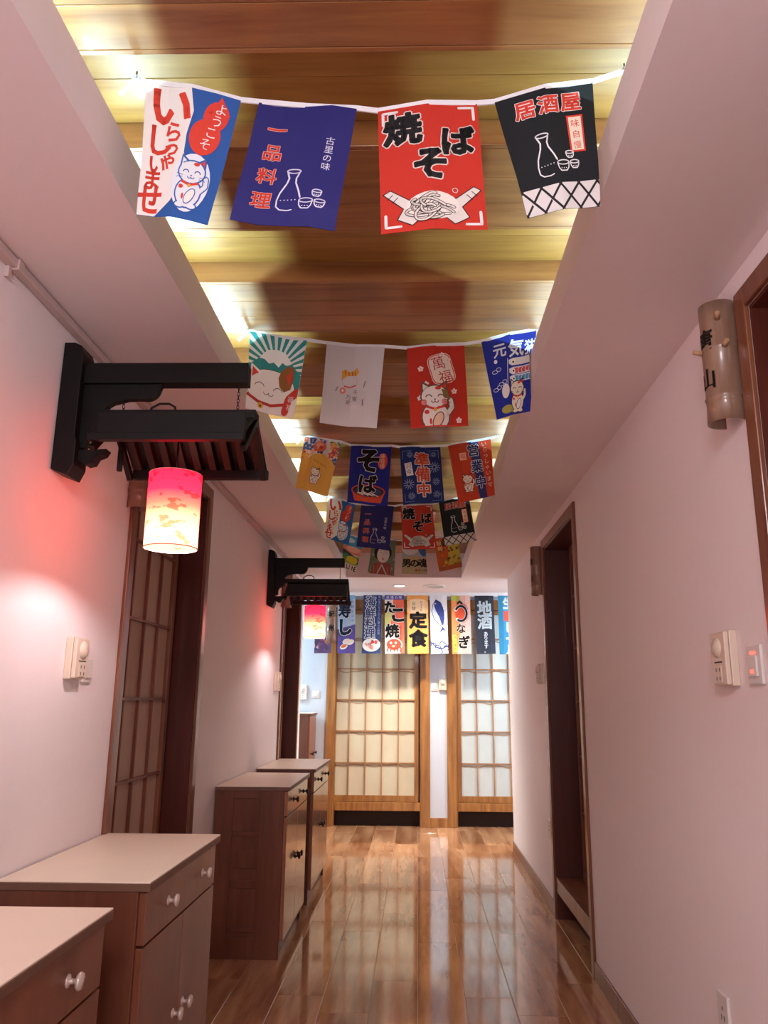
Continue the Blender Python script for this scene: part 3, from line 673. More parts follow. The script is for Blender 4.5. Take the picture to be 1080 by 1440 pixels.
def art_yakisoba():
    a = Art(A1)
    for ch, x, y, z in (('焼', .24, .27, .38), ('ば', .77, .44, .34), ('そ', .50, .69, .37)): a.T(ch, x, y, z, INK, 1, .05, out='#ecd9d2', ow=.085)
    for (x, y, sx, sy) in ((.05, .05, 1, 1), (.95, .05, -1, 1), (.05, 1.36, 1, -1), (.95, 1.36, -1, -1)):
        a.S([(x, y + sy * .14), (x, y), (x + sx * .14, y)], .028, WH, 1)
    for sx in (-1, 1):
        a.P([(.5 + sx * .47, .98), (.5 + sx * .40, .94), (.5 + sx * .18, 1.10), (.5 + sx * .08, 1.25), (.5 + sx * .20, 1.36), (.5 + sx * .34, 1.28), (.5 + sx * .28, 1.16)], '#d9d2cc', 1)
        a.S([(.5 + sx * .47, .98), (.5 + sx * .40, .94), (.5 + sx * .18, 1.10), (.5 + sx * .08, 1.25), (.5 + sx * .20, 1.36), (.5 + sx * .34, 1.28), (.5 + sx * .28, 1.16)], .009, INK, 2, True)
        for t in (.3, .55): a.S([(.5 + sx * (.44 - t * .2), .95 + t * .14), (.5 + sx * (.49 - t * .2), 1.0 + t * .14)], .008, INK, 2)
    a.E(.5, 1.15, .25, .16, '#e6ded6', 3)
    for i in range(11):
        rr = random.Random(i); x, y = .5 + rr.uniform(-.13, .13), 1.15 + rr.uniform(-.07, .08)
        p_ = (rr.uniform(.10, .18), rr.uniform(.04, .09)); g_ = (rr.uniform(-.7, .7), rr.uniform(0, 150), rr.uniform(210, 360), 12)
        a.ring(x, y, p_[0], p_[1], .034, INK, 4 + i * .4, *g_); a.ring(x, y, p_[0], p_[1], .020, '#e6ded6', 4.2 + i * .4, *g_)
    a.ring(.72, .98, .025, .025, .008, '#ecd9d2', 2); return a
def art_izakaya():
    a = Art(A1)
    a.T('居酒屋', .27, .20, .225, RD, 1, .03, step=.24, vert=False, out=WH, ow=.06)
    a.R(.68, .36, .86, .80, RD, 1); a.R(.70, .38, .84, .78, '#e8dcc8', 2); a.T('味自慢', .77, .46, .10, RD, 3, .008, step=.13)
    a.bottle(.38, .80, .56, '#e6e6ea', 2)
    a.R(0, 1.14, 1, A1, '#d8d4d2', 1)
    for i in range(-2, 6):
        a.S([(i * .24, 1.14), (i * .24 + .26, A1)], .026, INK, 2); a.S([(i * .24 + .26, 1.14), (i * .24, A1)], .026, INK, 2)
    return a
def art_fuji_cat():
    a = Art(A1); T = '#2a8f90'
    a.R(0, 0, 1, .9, '#e2ebea', 0)
    for i in range(15):
        t = math.radians(180 + i * 180 / 14); t2 = t + .09; R_ = 1.1; c = (.52, .60)
        a.P([(c[0] + .22 * math.cos(t - .05), c[1] + .22 * math.sin(t - .05)), (c[0] + R_ * math.cos(t - .055), c[1] + R_ * math.sin(t - .055)), (c[0] + R_ * math.cos(t2 - .02), c[1] + R_ * math.sin(t2 - .02)), (c[0] + .22 * math.cos(t2 - .04), c[1] + .22 * math.sin(t2 - .04))], T, 1)
    a.P([(-.05, .62), (.12, .52), (.34, .30), (.50, .26), (.66, .30), (.85, .52), (1.05, .70), (1.05, 1.1), (-.05, 1.1)], T, 2)
    a.P([(.20, .45), (.34, .28), (.50, .24), (.66, .28), (.80, .46), (.70, .50), (.62, .46), (.56, .55), (.46, .48), (.38, .52), (.30, .46)], '#eef0f0', 3)
    a.R(0, .98, 1, A1, '#ece6e2', 3); a.E(.45, .95, .48, .33, '#3a2a28', 4, n=30); a.E(.45, .95, .47, .32, '#ece6e2', 5, n=30)
    a.P([(.04, .86), (.06, .56), (.26, .70)], '#ece6e2', 6); a.P([(.08, .80), (.09, .62), (.21, .72)], '#d4403a', 7)
    a.P([(.58, .74), (.62, .62), (.74, .50), (.86, .54), (.88, .72), (.84, .92), (.72, .98), (.62, .90)], '#8d5a28', 6); a.P([(.72, .70), (.80, .58), (.84, .72), (.80, .86)], '#c8402c', 7)
    a.ring(.24, .96, .09, .07, .012, '#3a2a28', 7, 0, 190, 350, 8); a.ring(.60, 1.0, .09, .07, .012, '#3a2a28', 7, 0, 190, 350, 8)
    a.ring(.38, 1.05, .05, .04, .010, '#3a2a28', 7, 0, 0, 180, 6); a.ring(.47, 1.06, .05, .04, .010, '#3a2a28', 7, 0, 0, 180, 6)
    a.S([(.02, 1.14), (.25, 1.25), (.5, 1.27), (.80, 1.20)], .055, '#b8322a', 8); a.E(.30, 1.31, .055, .055, '#d9a63a', 9); a.E(.30, 1.32, .02, .02, INK, 10, n=8)
    a.S([(.98, .96), (.84, 1.10), (.80, 1.34)], .15, '#c83a30', 8); a.T('福福', .88, 1.10, .13, WH, 9, .01, step=.15); a.R(0, 1.38, .7, A1, '#ece6e2', 9); return a
def art_white_cat():
    a = Art(A1)
    a.P([(.30, .46), (.36, .42), (.42, .47), (.50, .44), (.56, .38), (.60, .46), (.56, .52), (.40, .54), (.31, .62)], '#d99a34', 1)
    for x in (.36, .42, .48, .53): a.S([(x, .46), (x + .01, .52)], .012, '#7a4a20', 2)
    a.ring(.45, .62, .13, .11, .006, '#b9a9a4', 1, 0, -30, 210); a.S([(.36, .72), (.46, .73), (.56, .69)], .02, RD, 2)
    a.E(.34, .80, .055, .06, '#d88a7c', 1); a.E(.34, .80, .02, .025, '#ece6e2', 2, n=8)
    a.T('千客', .56, .82, .095, '#54504e', 1, .004, step=.11); a.T('万来', .45, .90, .095, '#54504e', 1, .004, step=.10)
    for p in ((.25, .74, .22, .82), (.72, .62, .70, .72), (.70, .94, .71, 1.04)): a.S([p[:2], p[2:]], .02, '#8d8684', 1)
    a.E(.52, 1.06, .11, .05, '#dccfd2', 1); return a
def art_manpuku():
    a = Art(A1); q = -.24
    def rr(x0, y0, x1, y1, c, L, g):
        a.R(x0, y0 + g, x1, y1 - g, c, L, q); a.E((x0 + x1) / 2 + .075, (y0 + y1) / 2, .001, .001, c, L, n=4)
    cx, cy = .58, .42
    def pill(w, h, r_, c, L):
        pts = []
        for sx, sy, b in ((1, 1, 0), (-1, 1, 90), (-1, -1, 180), (1, -1, 270)):
            for i in range(5):
                t = math.radians(b + i * 22.5); pts.append((sx * (w - r_) + r_ * math.cos(t), sy * (h - r_) + r_ * math.sin(t)))
        a.P([(cx + x * math.cos(q) - y * math.sin(q), cy + x * math.sin(q) + y * math.cos(q)) for x, y in pts], c, L)
    pill(.21, .27, .12, '#ecd9d2', 1); pill(.20, .26, .115, RD, 2); pill(.185, .245, .105, '#e8d8cc', 3)
    a.C('萬', .53, .32, .25, '#b8322a', 4, .006, q); a.C('福', .65, .56, .25, '#b8322a', 4, .006, q)
    for x, y, z in ((.22, .40, .055), (.70, .26, .05), (.60, .17, .05), (.30, .68, .055), (.78, .82, .055), (.18, .92, .05), (.84, 1.32, .055)): a.fl(x, y, z, '#f0dcd6', RD, 4)
    a.cat(.44, 1.08, .88, '#6a4a3a', '#ece6e2', RD, '#e8c8b0', 5)
    a.P([(.56, .78), (.66, .80), (.70, .96), (.60, .94)], '#7a6a3a', 9)
    for x in (.25, .60): a.E(x, 1.0, .05, .05, '#e58a8a', 9)
    a.R(0, 1.40, 1, A1, RD, 12); return a
def art_genki():
    a = Art(A1); L_ = '#dfe4f4'
    for ch, x, y, z in (('元', .30, .24, .26), ('気', .62, .26, .32), ('猫', .92, .28, .28)): a.C(ch, x, y, z, L_, 1, .025)
    a.S([(.44, .42), (.40, .95)], .012, L_, 1)
    for y, c in ((.50, '#e6e2e0'), (.66, '#d25a5a'), (.80, '#4a9ac8')):
        a.P([(.46, y - .05), (.55, y - .07), (1.0, y - .07), (1.0, y + .06), (.52, y + .06), (.46, y + .02)], L_, 2); a.P([(.56, y - .05), (1.0, y - .05), (1.0, y + .045), (.56, y + .045)], c, 3)
        a.E(.55, y, .04, .045, '#f2f0ee', 4); a.E(.55, y, .02, .02, INK, 5, n=8)
        for i in range(4): a.ring(.68 + .08 * i, y, .03, .045, .012, L_, 4, 0, 90, 270, 6)
    a.E(.34, .98, .09, .13, '#e6e2e0', 2, .2); a.cat(.62, 1.10, .60, '#2a2430', '#e6dcc8', RD, L=3)
    a.E(.34, 1.30, .16, .07, '#a8a04a', 2); a.E(.55, 1.32, .16, .06, '#8d9440', 2)
    for x, y in ((.16, .60), (.12, .92), (.26, .84)): a.ring(x, y, .06, .03, .01, L_, 1, n=10); a.ring(x + .08, y - .03, .05, .035, .01, L_, 1, n=10)
    a.E(.20, .42, .035, .035, L_, 1); return a
def art_flower_cat():
    a = Art(A1)
    for i in range(44):
        rr = random.Random(100 + i); x, y = rr.uniform(0, 1), rr.uniform(0, .62)
        if y > .30 and .25 < x < .8: continue
        a.fl(x, y, rr.uniform(.06, .13), rr.choice(['#d8584a', '#3a5aa8', '#e6e2e0', '#e6a05a', '#3a8a4a', '#f0c0b8', '#2a3a78']), '#e6c86a', 1 + i % 3)
    a.E(.47, .20, .17, .13, '#d8603f', 4); a.E(.44, .17, .10, .07, '#eb9a86', 5); a.E(.5, .22, .05, .05, '#b8322a', 6)
    a.P([(0, .62), (.22, .58), (.36, .42), (.60, .38), (.86, .50), (1, .66), (1, A1), (0, A1)], '#e0a84a', 6)
    for i in range(10): a.S([(.36 + .04 * i, .56 + .012 * i), (.38 + .04 * i, .62 + .012 * i)], .008, '#8d6a2a', 7)
    a.cat(.48, .98, .44, '#6a4a2a', '#ece6e2', '#3a3230', L=7); return a
def art_soba():
    a = Art(A1)
    a.T('そ', .46, .36, .62, INK, 1, .05, out='#e6e2e0', ow=.075, sx=1.0); a.T('ば', .46, .94, .46, INK, 6, .04, out='#e6e2e0', ow=.07)
    a.E(.80, .36, .12, .20, '#d8502f', 1); a.T('味自慢', .80, .24, .12, '#ecd9d2', 2, .006, step=.12)
    a.E(.5, 1.10, .42, .16, '#c8402c', 2); a.P([(.10, 1.12), (.90, 1.12), (.82, 1.36), (.18, 1.36)], '#d8502f', 2); a.E(.5, 1.10, .38, .13, INK, 3); a.E(.5, 1.11, .35, .11, '#3a3a6a', 4)
    for i in range(7): a.S([(.24 + .06 * i, 1.16 - .02 * (i % 3)), (.38 + .06 * i, 1.20 - .02 * (i % 2))], .025, '#e6dcc8', 5)
    return a
def art_junbi():
    a = Art(A1)
    for ch, y in (('準', .34), ('備', .70), ('中', 1.08)): a.T(ch, .53, y, .36, '#d8502f', 2, .03, out='#ece2dc', ow=.085)
    a.R(.11, .40, .28, .72, '#e6e2e0', 1, -.12); a.T('只今', .195, .48, .14, INK, 2, .012, step=.15)
    for x, y, z in ((.82, .52, .13), (.17, .92, .13), (.84, .88, .09), (.22, 1.22, .09), (.84, 1.20, .09), (.24, .20, .08), (.82, .20, .07)): a.burst(x, y, z, '#9fb4dc', 1)
    for x, y, sx, sy in ((.06, .10, 1, 1), (.94, .10, -1, 1), (.06, 1.36, 1, -1), (.94, 1.36, -1, -1)): a.S([(x, y + sy * .2), (x, y), (x + sx * .22, y)], .010, '#7a90c8', 1)
    return a
def art_eigyo():
    a = Art(A1); a.P([(.46, 0), (.70, 0), (.80, A1), (.60, A1)], '#1f2c70', 1)
    for ch, x, y in (('営', .56, .22), ('業', .61, .62), ('中', .67, 1.02)): a.T(ch, x, y, .30, '#1f2c70', 2, .03, out='#e2e6ee', ow=.07)
    a.T('いらっしゃいませ', .83, .10, .13, '#ecd0c0', 2, .008, step=.145, jit=[(.0, 0), (.01, 0), (.02, 0), (.03, 0), (.04, 0), (.05, 0), (.06, 0), (.07, 0)])
    a.R(.22, .24, .38, .42, '#e8b49c', 1); a.T('福', .30, .33, .13, RD, 2, .004); a.cat(.34, .98, .46, '#3a2420', '#ecdcd0', RD, L=2); return a
def art_landscape():
    a = Art(1.45); a.R(0, 0, 1, .45, '#4aa8d8', 1); a.E(.3, .2, .3, .10, '#bfe0ee', 2); a.R(0, .45, 1, .75, '#d88a6a', 1); a.E(.6, .55, .4, .12, '#e6b8a8', 2); a.P([(0, .60), (1, .90), (1, 1.1), (0, .85)], '#20406a', 2)
    a.R(0, .80, 1, 1.2, '#8ab84a', 1); a.E(.6, .98, .35, .15, '#c8c83a', 3); a.E(.2, .9, .2, .12, '#3a8a5a', 3); a.R(0, 1.18, 1, 1.45, '#d8e0e2', 4)
    for i, ch in enumerate('.LINE'): a.C(ch, .22 + .17 * i, 1.31, .28, '#1c2230', 5, .03)
    return a
def art_geisha():
    a = Art(1.45); a.R(0, 0, 1, 1.45, '#6a8068', 1)
    for i in range(26): rr = random.Random(300 + i); a.fl(rr.uniform(0, 1), rr.uniform(0, 1.45), rr.uniform(.05, .10), rr.choice(['#a8b890', '#d8d0b8', '#4a6a50', '#8a98a0', '#c8b87a']), '#e6dcc8', 2 + i % 3)
    a.E(.5, .52, .36, .38, '#17171c', 6); a.E(.5, .20, .24, .14, '#17171c', 6); a.P([(.10, 1.45), (.18, 1.0), (.5, .86), (.85, 1.0), (.92, 1.45)], '#8d4a48', 6)
    a.E(.52, .62, .25, .34, '#dcdcd8', 7, n=26); a.S([(.36, 1.42), (.50, 1.05), (.70, 1.42)], .05, '#c8c0b8', 8)
    for x in (.42, .62): a.S([(x - .05, .56), (x + .05, .54)], .014, INK, 8); a.S([(x - .06, .47), (x + .05, .45)], .012, INK, 8)
    a.S([(.53, .58), (.50, .70), (.54, .71)], .010, '#8a8a88', 8); a.E(.53, .80, .05, .025, '#c03a3a', 8)
    for x in (.2, .34, .72, .84): a.S([(x, 1.1), (x + .03, 1.4)], .02, '#c87a5a', 8)
    return a
def art_otoko():
    a = Art(1.45); a.R(0, 0, 1, .9, '#a8b8c4', 1); a.E(.35, .35, .34, .28, '#d8dce0', 2); a.E(.82, .30, .16, .42, '#3a6a9a', 2, -.25); a.E(.86, .22, .08, .25, '#20406a', 3, -.25); a.E(.5, .9, .55, .22, '#c8b88a', 2)
    a.R(0, .95, 1, 1.45, '#b8b48c', 3); a.T('男の魂', .20, .98, .38, INK, 4, .035, step=.31, vert=False); a.E(.58, 1.28, .05, .05, RD, 4); a.T('男の魂', .70, 1.28, .12, '#3a3028', 4, .006, step=.12, vert=False); return a
def art_autumn():
    a = Art(1.45); a.P([(0, 0), (.62, 0), (.40, 1.45), (0, 1.45)], '#c85a24', 1); a.P([(.62, 0), (1, 0), (1, 1.45), (.40, 1.45)], '#c8b84a', 1); a.E(.42, .22, .12, .20, '#5a3a20', 2, .3)
    for i in range(40): rr = random.Random(500 + i); a.fl(rr.uniform(.1, 1), rr.uniform(.5, 1.3), rr.uniform(.04, .08), rr.choice(['#d8c84a', '#6a5a28', '#e0a83a', '#8a8a3a', '#c86a2a']), '#4a3a20', 2 + i % 3)
    a.R(0, 1.25, 1, 1.45, '#a8582a', 5); a.P([(.70, .05), (.95, .05), (.82, .28)], '#6a6a2a', 5); a.T('秋', .20, .25, .22, '#f0d8a0', 2, .02); a.T('祭', .20, .5, .22, '#f0d8a0', 2, .02); return a
AT = 2.95
def art_tall(kind):
    a = Art(AT)
    if kind == 'mori':
        a.R(0, 0, 1, AT, '#5a3f66', 0)
        for i in range(26): rr = random.Random(700 + i); a.E(rr.uniform(0, 1), rr.uniform(2.0, 2.9), rr.uniform(.06, .16), rr.uniform(.04, .10), rr.choice(['#8a3a5a', '#c04a5a', '#3a3a5a', '#d8a0a8', '#6a4a7a']), 1 + i % 3, rr.uniform(0, 3))
        a.T('盛り', .55, .7, .85, '#ece6ee', 5, .05, step=1.1); a.P([(.0, 2.2), (.3, 2.0), (.36, 2.06), (.06, 2.8)], '#3a2a4a', 4)
    if kind == 'sushi':
        a.R(0, 0, 1, 1.9, '#a9c3e2', 0); a.P([(0, 1.75), (1, 1.5), (1, AT), (0, AT)], '#5a4a9c', 1); a.E(.3, 1.9, .45, .22, '#4a4a7a', 2, -.2); a.E(.5, .1, .5, .2, '#7ab0d8', 1)
        a.T('寿', .40, .82, .74, '#1c2a4a', 4, .04, out='#dfe8f4', ow=.075); a.T('し', .40, 1.65, .90, '#1c2a4a', 4, .05, out='#dfe8f4', ow=.085)
        a.T('新鮮なネタの味', .84, .35, .18, '#46648e', 2, .006, step=.24)
        for x, y, c in ((.36, 2.62, '#e2733c'), (.72, 2.40, '#e8dcd0'), (.50, 2.36, '#e8dcd0')): a.E(x, y, .22, .13, '#f0ece8', 5, -.3); a.E(x, y - .03, .17, .08, c, 6, -.3)
    if kind == 'kaisen':
        a.R(0, 0, 1, AT, '#24396e', 0)
        for ch, y in (('海', .34), ('鮮', .92), ('料', 1.45), ('理', 1.98)): a.T(ch, .40, y, .58, '#24396e', 1, .015, out='#dfe4ee', ow=.075)
        a.T('旬の魚介をふんだんに使った料理', .86, .10, .13, '#aab8dc', 1, .005, step=.132); a.E(.5, 2.52, .48, .34, '#e6e0dc', 3); a.E(.5, 2.53, .42, .28, '#c8dcd8', 4)
        for i in range(16): rr = random.Random(40 + i); a.E(.5 + rr.uniform(-.3, .3), 2.53 + rr.uniform(-.18, .18), .11, .06, rr.choice(['#e27a78', '#f0e6e0', '#d84a50', '#e8a08c']), 5 + i % 3, rr.uniform(0, 3))
    if kind == 'takoyaki':
        a.R(0, 0, 1, AT, '#e6e2dc', 0); a.R(0, 0, 1, .22, '#4a4a9c', 1); a.T('本場の味', .16, .11, .18, '#e6e6f2', 2, .008, step=.22, vert=False)
        a.P([(.45, .22), (1, .22), (1, AT), (.8, AT), (.85, 1.6), (.3, 1.5)], '#e0664e', 1); a.E(.15, 1.1, .22, .5, '#c8c87a', 2, .1)
        a.T('た', .26, .62, .66, INK, 4, .05, out='#f0ece8', ow=.09); a.T('こ', .68, 1.0, .84, INK, 6, .05, out='#f0ece8', ow=.09); a.T('焼', .38, 1.82, .72, INK, 4, .04, out='#f0ece8', ow=.08)
        a.E(.46, 2.52, .44, .34, '#f0dcd4', 3); a.E(.46, 2.50, .38, .28, '#e0442e', 4)
        for x in (.30, .55): a.E(x, 2.42, .06, .06, '#f0e6e0', 5); a.E(x, 2.42, .03, .03, INK, 6, n=8)
        a.E(.44, 2.58, .09, .06, '#f0a08c', 5)
        for i in range(5): a.S([(.16 + .16 * i, 2.65), (.10 + .18 * i, 2.84)], .07, '#e0442e', 4)
    if kind == 'teishoku':
        a.R(0, 0, 1, AT, '#e2a052', 0); a.E(.5, .6, .6, .45, '#eec08a', 1); a.R(.16, .22, .84, .88, '#eed6b0', 2)
        a.T('日替', .32, .42, .20, '#5a3a2a', 3, .01, step=.24); a.T('おすすめ', .68, .34, .15, '#c0402c', 3, .008, step=.14)
        a.T('定', .52, 1.28, .84, INK, 3, .06); a.T('食', .52, 2.20, .86, INK, 3, .06)
    if kind == 'fish':
        a.R(0, 0, 1, AT, '#dcdfe6', 0); N_ = '#2a3c88'
        a.P([(.34, .22), (.55, .30), (.75, .60), (.82, 1.0), (.76, 1.50), (.66, 1.52), (.52, 1.10), (.34, .80), (.22, .48)], N_, 2)
        a.P([(.22, .46), (.36, .78), (.54, 1.10), (.68, 1.52), (.64, 1.60), (.34, 1.28), (.12, .92), (.12, .60)], '#c4d6ea', 1)
        a.S([(.34, .22), (.16, .48), (.08, .80), (.22, 1.20), (.58, 1.52), (.70, 1.64)], .03, '#1c2233', 3); a.S([(.34, .22), (.62, .36), (.80, .80), (.80, 1.2), (.72, 1.62)], .025, '#1c2233', 3)
        a.P([(.70, 1.60), (.95, 1.86), (.74, 1.76), (.50, 1.92)], N_, 2); a.E(.32, .42, .035, .035, '#f0f0f0', 4); a.E(.32, .42, .018, .018, INK, 5, n=8); a.P([(.82, .75), (.96, .62), (.9, .9)], '#c4d6ea', 1)
        a.R(.04, 1.62, .50, 2.16, '#e2e2e6', 3, -.12)
        for i in range(3): a.T('活魚料', .15 + .13 * i, 1.72, .15, '#d8384a', 4, .02, step=.17, rot=-.1)
        for i, (x, y, r_) in enumerate(((.15, 2.5, .14), (.40, 2.62, .16), (.70, 2.50, .20), (.90, 2.66, .14), (.55, 2.80, .14))): a.ring(x, y, r_, r_ * .6, .05, N_, 2, .2 * i, 150, 400, 12)
        a.S([(0, 2.35), (.3, 2.62), (.65, 2.70), (1, 2.55)], .06, N_, 3)
    if kind == 'unagi':
        a.R(0, 0, 1, AT, '#dfb0a8', 0); a.P([(0, .25), (.35, .25), (.45, 1.9), (.25, AT), (0, AT)], '#e08a50', 1); a.E(.55, .9, .36, .5, '#d8502f', 2); a.R(.0, 0, .45, .28, '#a8b04a', 3)
        for i in range(10): a.E(.9, .2 + i * .28, .03, .03, '#f0dcd6', 2, n=6); a.E(.78, .3 + i * .28, .03, .03, '#f0dcd6', 2, n=6)
        a.S([(.34, .40), (.44, .30), (.56, .40)], .10, INK, 6); a.ring(.50, .92, .30, .38, .17, '#e6e2e0', 5, 0, -150, 130, 24); a.ring(.50, .92, .30, .38, .11, '#2a2a3a', 6, 0, -145, 120, 24)
        a.T('な', .48, 1.68, .52, INK, 5, .03, out='#e8dcd8', ow=.06); a.T('ぎ', .62, 2.38, .66, INK, 5, .04, out='#e8dcd8', ow=.07)
        a.R(.06, 2.0, .26, 2.85, '#c0c04a', 3, -.08); a.T('炭火焼き', .17, 2.12, .15, '#3a3a28', 4, .006, step=.19)
    if kind == 'jizake':
        a.R(0, 0, 1, AT, '#1b2336', 0); a.T('地', .50, .66, .78, '#cfe0ea', 1, .035); a.T('酒', .50, 1.34, .78, '#cfe0ea', 1, .035); a.T('あります。', .52, 1.95, .24, '#cfe0ea', 1, .02, step=.21)
    if kind == 'beer':
        a.R(0, 0, 1, AT, '#2a82ae', 0); a.T('生', .55, .40, .62, '#d8ecee', 1, .05); a.R(.28, .78, 1, 1.28, '#d84a3a', 1); a.T('生', .75, 1.02, .4, '#e6a43a', 2, .02); a.T('ビール', .62, 1.62, .62, '#d8ecf0', 1, .05, step=.56)
    return a

# ---------------------------------------------------------------- hanging banners
def cloth_mat(h):
    k = ('cloth', h)
    if k in MC: return MC[k]
    m = bpy.data.materials.new('banner_cloth'); m.use_nodes = True; t = m.node_tree; N, L = t.nodes, t.links; b = N['Principled BSDF']; c = rgb(h)
    b.inputs['Base Color'].default_value = c; b.inputs['Roughness'].default_value = .85
    tr = N.new('ShaderNodeBsdfTranslucent'); tr.inputs[0].default_value = c; ms = N.new('ShaderNodeMixShader'); ms.inputs[0].default_value = .18
    w = N.new('ShaderNodeTexNoise'); w.inputs['Scale'].default_value = 900; bp = N.new('ShaderNodeBump'); bp.inputs['Strength'].default_value = .1; bp.inputs['Distance'].default_value = .0005
    L.new(w.outputs['Fac'], bp.inputs['Height']); L.new(bp.outputs['Normal'], b.inputs['Normal'])
    L.new(b.outputs[0], ms.inputs[1]); L.new(tr.outputs[0], ms.inputs[2]); L.new(ms.outputs[0], N['Material Output'].inputs[0]); MC[k] = m; return m
def banner(Y, q, color, art, label, group, seed=0, name='hanging_banner', amp=.007):
    """q: corners (x, z) top-left, top-right, bottom-right, bottom-left in the plane Y"""
    rr = random.Random(seed); ph, ph2, k1 = rr.uniform(0, 6), rr.uniform(0, 6), rr.uniform(-.02, .02)
    nu, nv = 4, 6
    def surf(u_, v_, off=0):
        x = (q[0][0] * (1 - u_) + q[1][0] * u_) * (1 - v_) + (q[3][0] * (1 - u_) + q[2][0] * u_) * v_
        z = (q[0][1] * (1 - u_) + q[1][1] * u_) * (1 - v_) + (q[3][1] * (1 - u_) + q[2][1] * u_) * v_
        def pw_l(fn, t, n):  # the same facets as the cloth grid
            i = min(n - 1, max(0, int(t * n + 1e-9))); a, b = fn(i / n), fn((i + 1) / n); return a + (b - a) * (t * n - i)
        g = pw_l(lambda t: amp * math.sin(2.2 * PI * t + ph), u_, nu); h = pw_l(lambda t: amp * .9 * math.sin(2 * PI * t + ph2) * t + k1 * t, v_, nv)
        y = Y + g * (.25 + .75 * v_) * 0 + g + h - off
        if z < 2.62 and Y < 7.5: x = min(x, .424)
        return Vector((x, y, z))
    top = ((q[0][0] + q[1][0]) / 2, Y, (q[0][1] + q[1][1]) / 2)
    vs = []; fs = []
    for i in range(nu + 1):
        for j in range(nv + 1): vs.append(surf(i / nu, j / nv) - Vector(top))
    for i in range(nu):
        for j in range(nv): p = i * (nv + 1) + j; fs.append((p, p + 1, p + nv + 2, p + nv + 1))
    o = out(MB().add(vs, fs, False), name, cloth_mat(color), loc=top)
    so = o.modifiers.new('thickness', 'SOLIDIFY'); so.thickness = .0008; so.offset = -1
    tag(o, label, 'banner', group)
    art.build(surf, o, top, nu, nv); return surf
RX = [
 (1.48, 'row nearest the camera', (-.640, 2.690), (.464, 2.696), (.50, 2.66), [
  ([(-.618, 2.682), (-.399, 2.633), (-.456, 2.319), (-.613, 2.345)], '#2f5fae', art_irasshai, 'large white and blue banner with red いらっしゃいませ and a beckoning cat'),
  ([(-.355, 2.618), (-.136, 2.602), (-.175, 2.281), (-.398, 2.308)], '#1d1a68', art_ippin, 'large navy banner reading 一品料理 with a white sake bottle'),
  ([(-.089, 2.600), (.133, 2.617), (.150, 2.296), (-.078, 2.287)], '#cf3526', art_yakisoba, 'large red banner reading 焼そば with noodles and paddles'),
  ([(.172, 2.621), (.393, 2.672), (.393, 2.354), (.236, 2.326)], '#161a20', art_izakaya, 'large black banner reading 居酒屋 with a lattice hem')]),
 (2.74, 'second row of banners', (-.652, 2.698), (.470, 2.703), (.50, 2.68), [
  ([(-.642, 2.690), (-.421, 2.650), (-.464, 2.339), (-.645, 2.379)], '#e2ebea', art_fuji_cat, 'teal banner with sun rays, a snowy mountain and a big cat face'),
  ([(-.345, 2.638), (-.124, 2.623), (-.150, 2.294), (-.362, 2.316)], '#d9d4d6', art_white_cat, 'plain white banner with a small faded lucky cat'),
  ([(-.040, 2.622), (.179, 2.636), (.191, 2.313), (-.023, 2.302)], '#c8321f', art_manpuku, 'red banner with 萬福 on a gold coin, cherry blossoms and a cat'),
  ([(.244, 2.648), (.455, 2.697), (.418, 2.360), (.294, 2.327)], '#2030a0', art_genki, 'royal blue banner reading 元気 with carp streamers and a cat')]),
 (3.98, 'third row of banners', (-.615, 2.697), (.428, 2.696), (.44, 2.695), [
  ([(-.604, 2.694), (-.408, 2.662), (-.472, 2.358), (-.643, 2.408)], '#e6e2dc', art_flower_cat, 'yellow banner with colourful flowers at its top and a small cat'),
  ([(-.354, 2.642), (-.136, 2.638), (-.155, 2.308), (-.370, 2.331)], '#1f2a90', art_soba, 'blue banner with black そば lettering over a red noodle bowl'),
  ([(-.094, 2.634), (.123, 2.638), (.144, 2.335), (-.073, 2.320)], '#1c3070', art_junbi, 'dark blue banner reading 準備中 in orange red with fireworks'),
  ([(.165, 2.642), (.394, 2.682), (.410, 2.370), (.219, 2.324)], '#cc4426', art_eigyo, 'orange red banner reading 営業中 on a blue stripe')]),
 (5.22, 'fourth row of banners', (-.635, 2.694), (.46, 2.694), (.48, 2.69), [
  ([(-.619, 2.686), (-.425, 2.631), (-.468, 2.345), (-.635, 2.394)], '#2f6fb8', art_irasshai, 'small white and blue いらっしゃいませ banner in the fourth row'),
  ([(-.386, 2.626), (-.159, 2.616), (-.191, 2.306), (-.414, 2.335)], '#232080', art_ippin, 'small navy 一品料理 banner with sake bottle in the fourth row'),
  ([(-.115, 2.621), (.105, 2.626), (.133, 2.317), (-.094, 2.316)], '#cf4230', art_yakisoba, 'small red 焼そば banner in the fourth row'),
  ([(.150, 2.646), (.356, 2.687), (.405, 2.377), (.192, 2.337)], '#1c242c', art_izakaya, 'small black 居酒屋 banner with lattice hem in the fourth row')]),
 (6.50, 'fifth row of banners', (-.64, 2.700), (.40, 2.700), (.42, 2.69), [
  ([(-.622, 2.690), (-.451, 2.646), (-.518, 2.352), (-.639, 2.407)], '#cfe0e6', art_landscape, 'colourful landscape banner with LINE lettering at its foot'),
  ([(-.378, 2.640), (-.178, 2.634), (-.194, 2.329), (-.416, 2.353)], '#6a8068', art_geisha, 'banner with a white-faced woman in a red kimono'),
  ([(-.129, 2.632), (.07, 2.640), (.087, 2.342), (-.128, 2.348)], '#cdd2d6', art_otoko, 'pale banner with a blue wave reading 男の魂'),
  ([(.136, 2.650), (.342, 2.685), (.381, 2.410), (.189, 2.367)], '#c85a24', art_autumn, 'orange and yellow banner with autumn flowers')]),
]
seed = 0
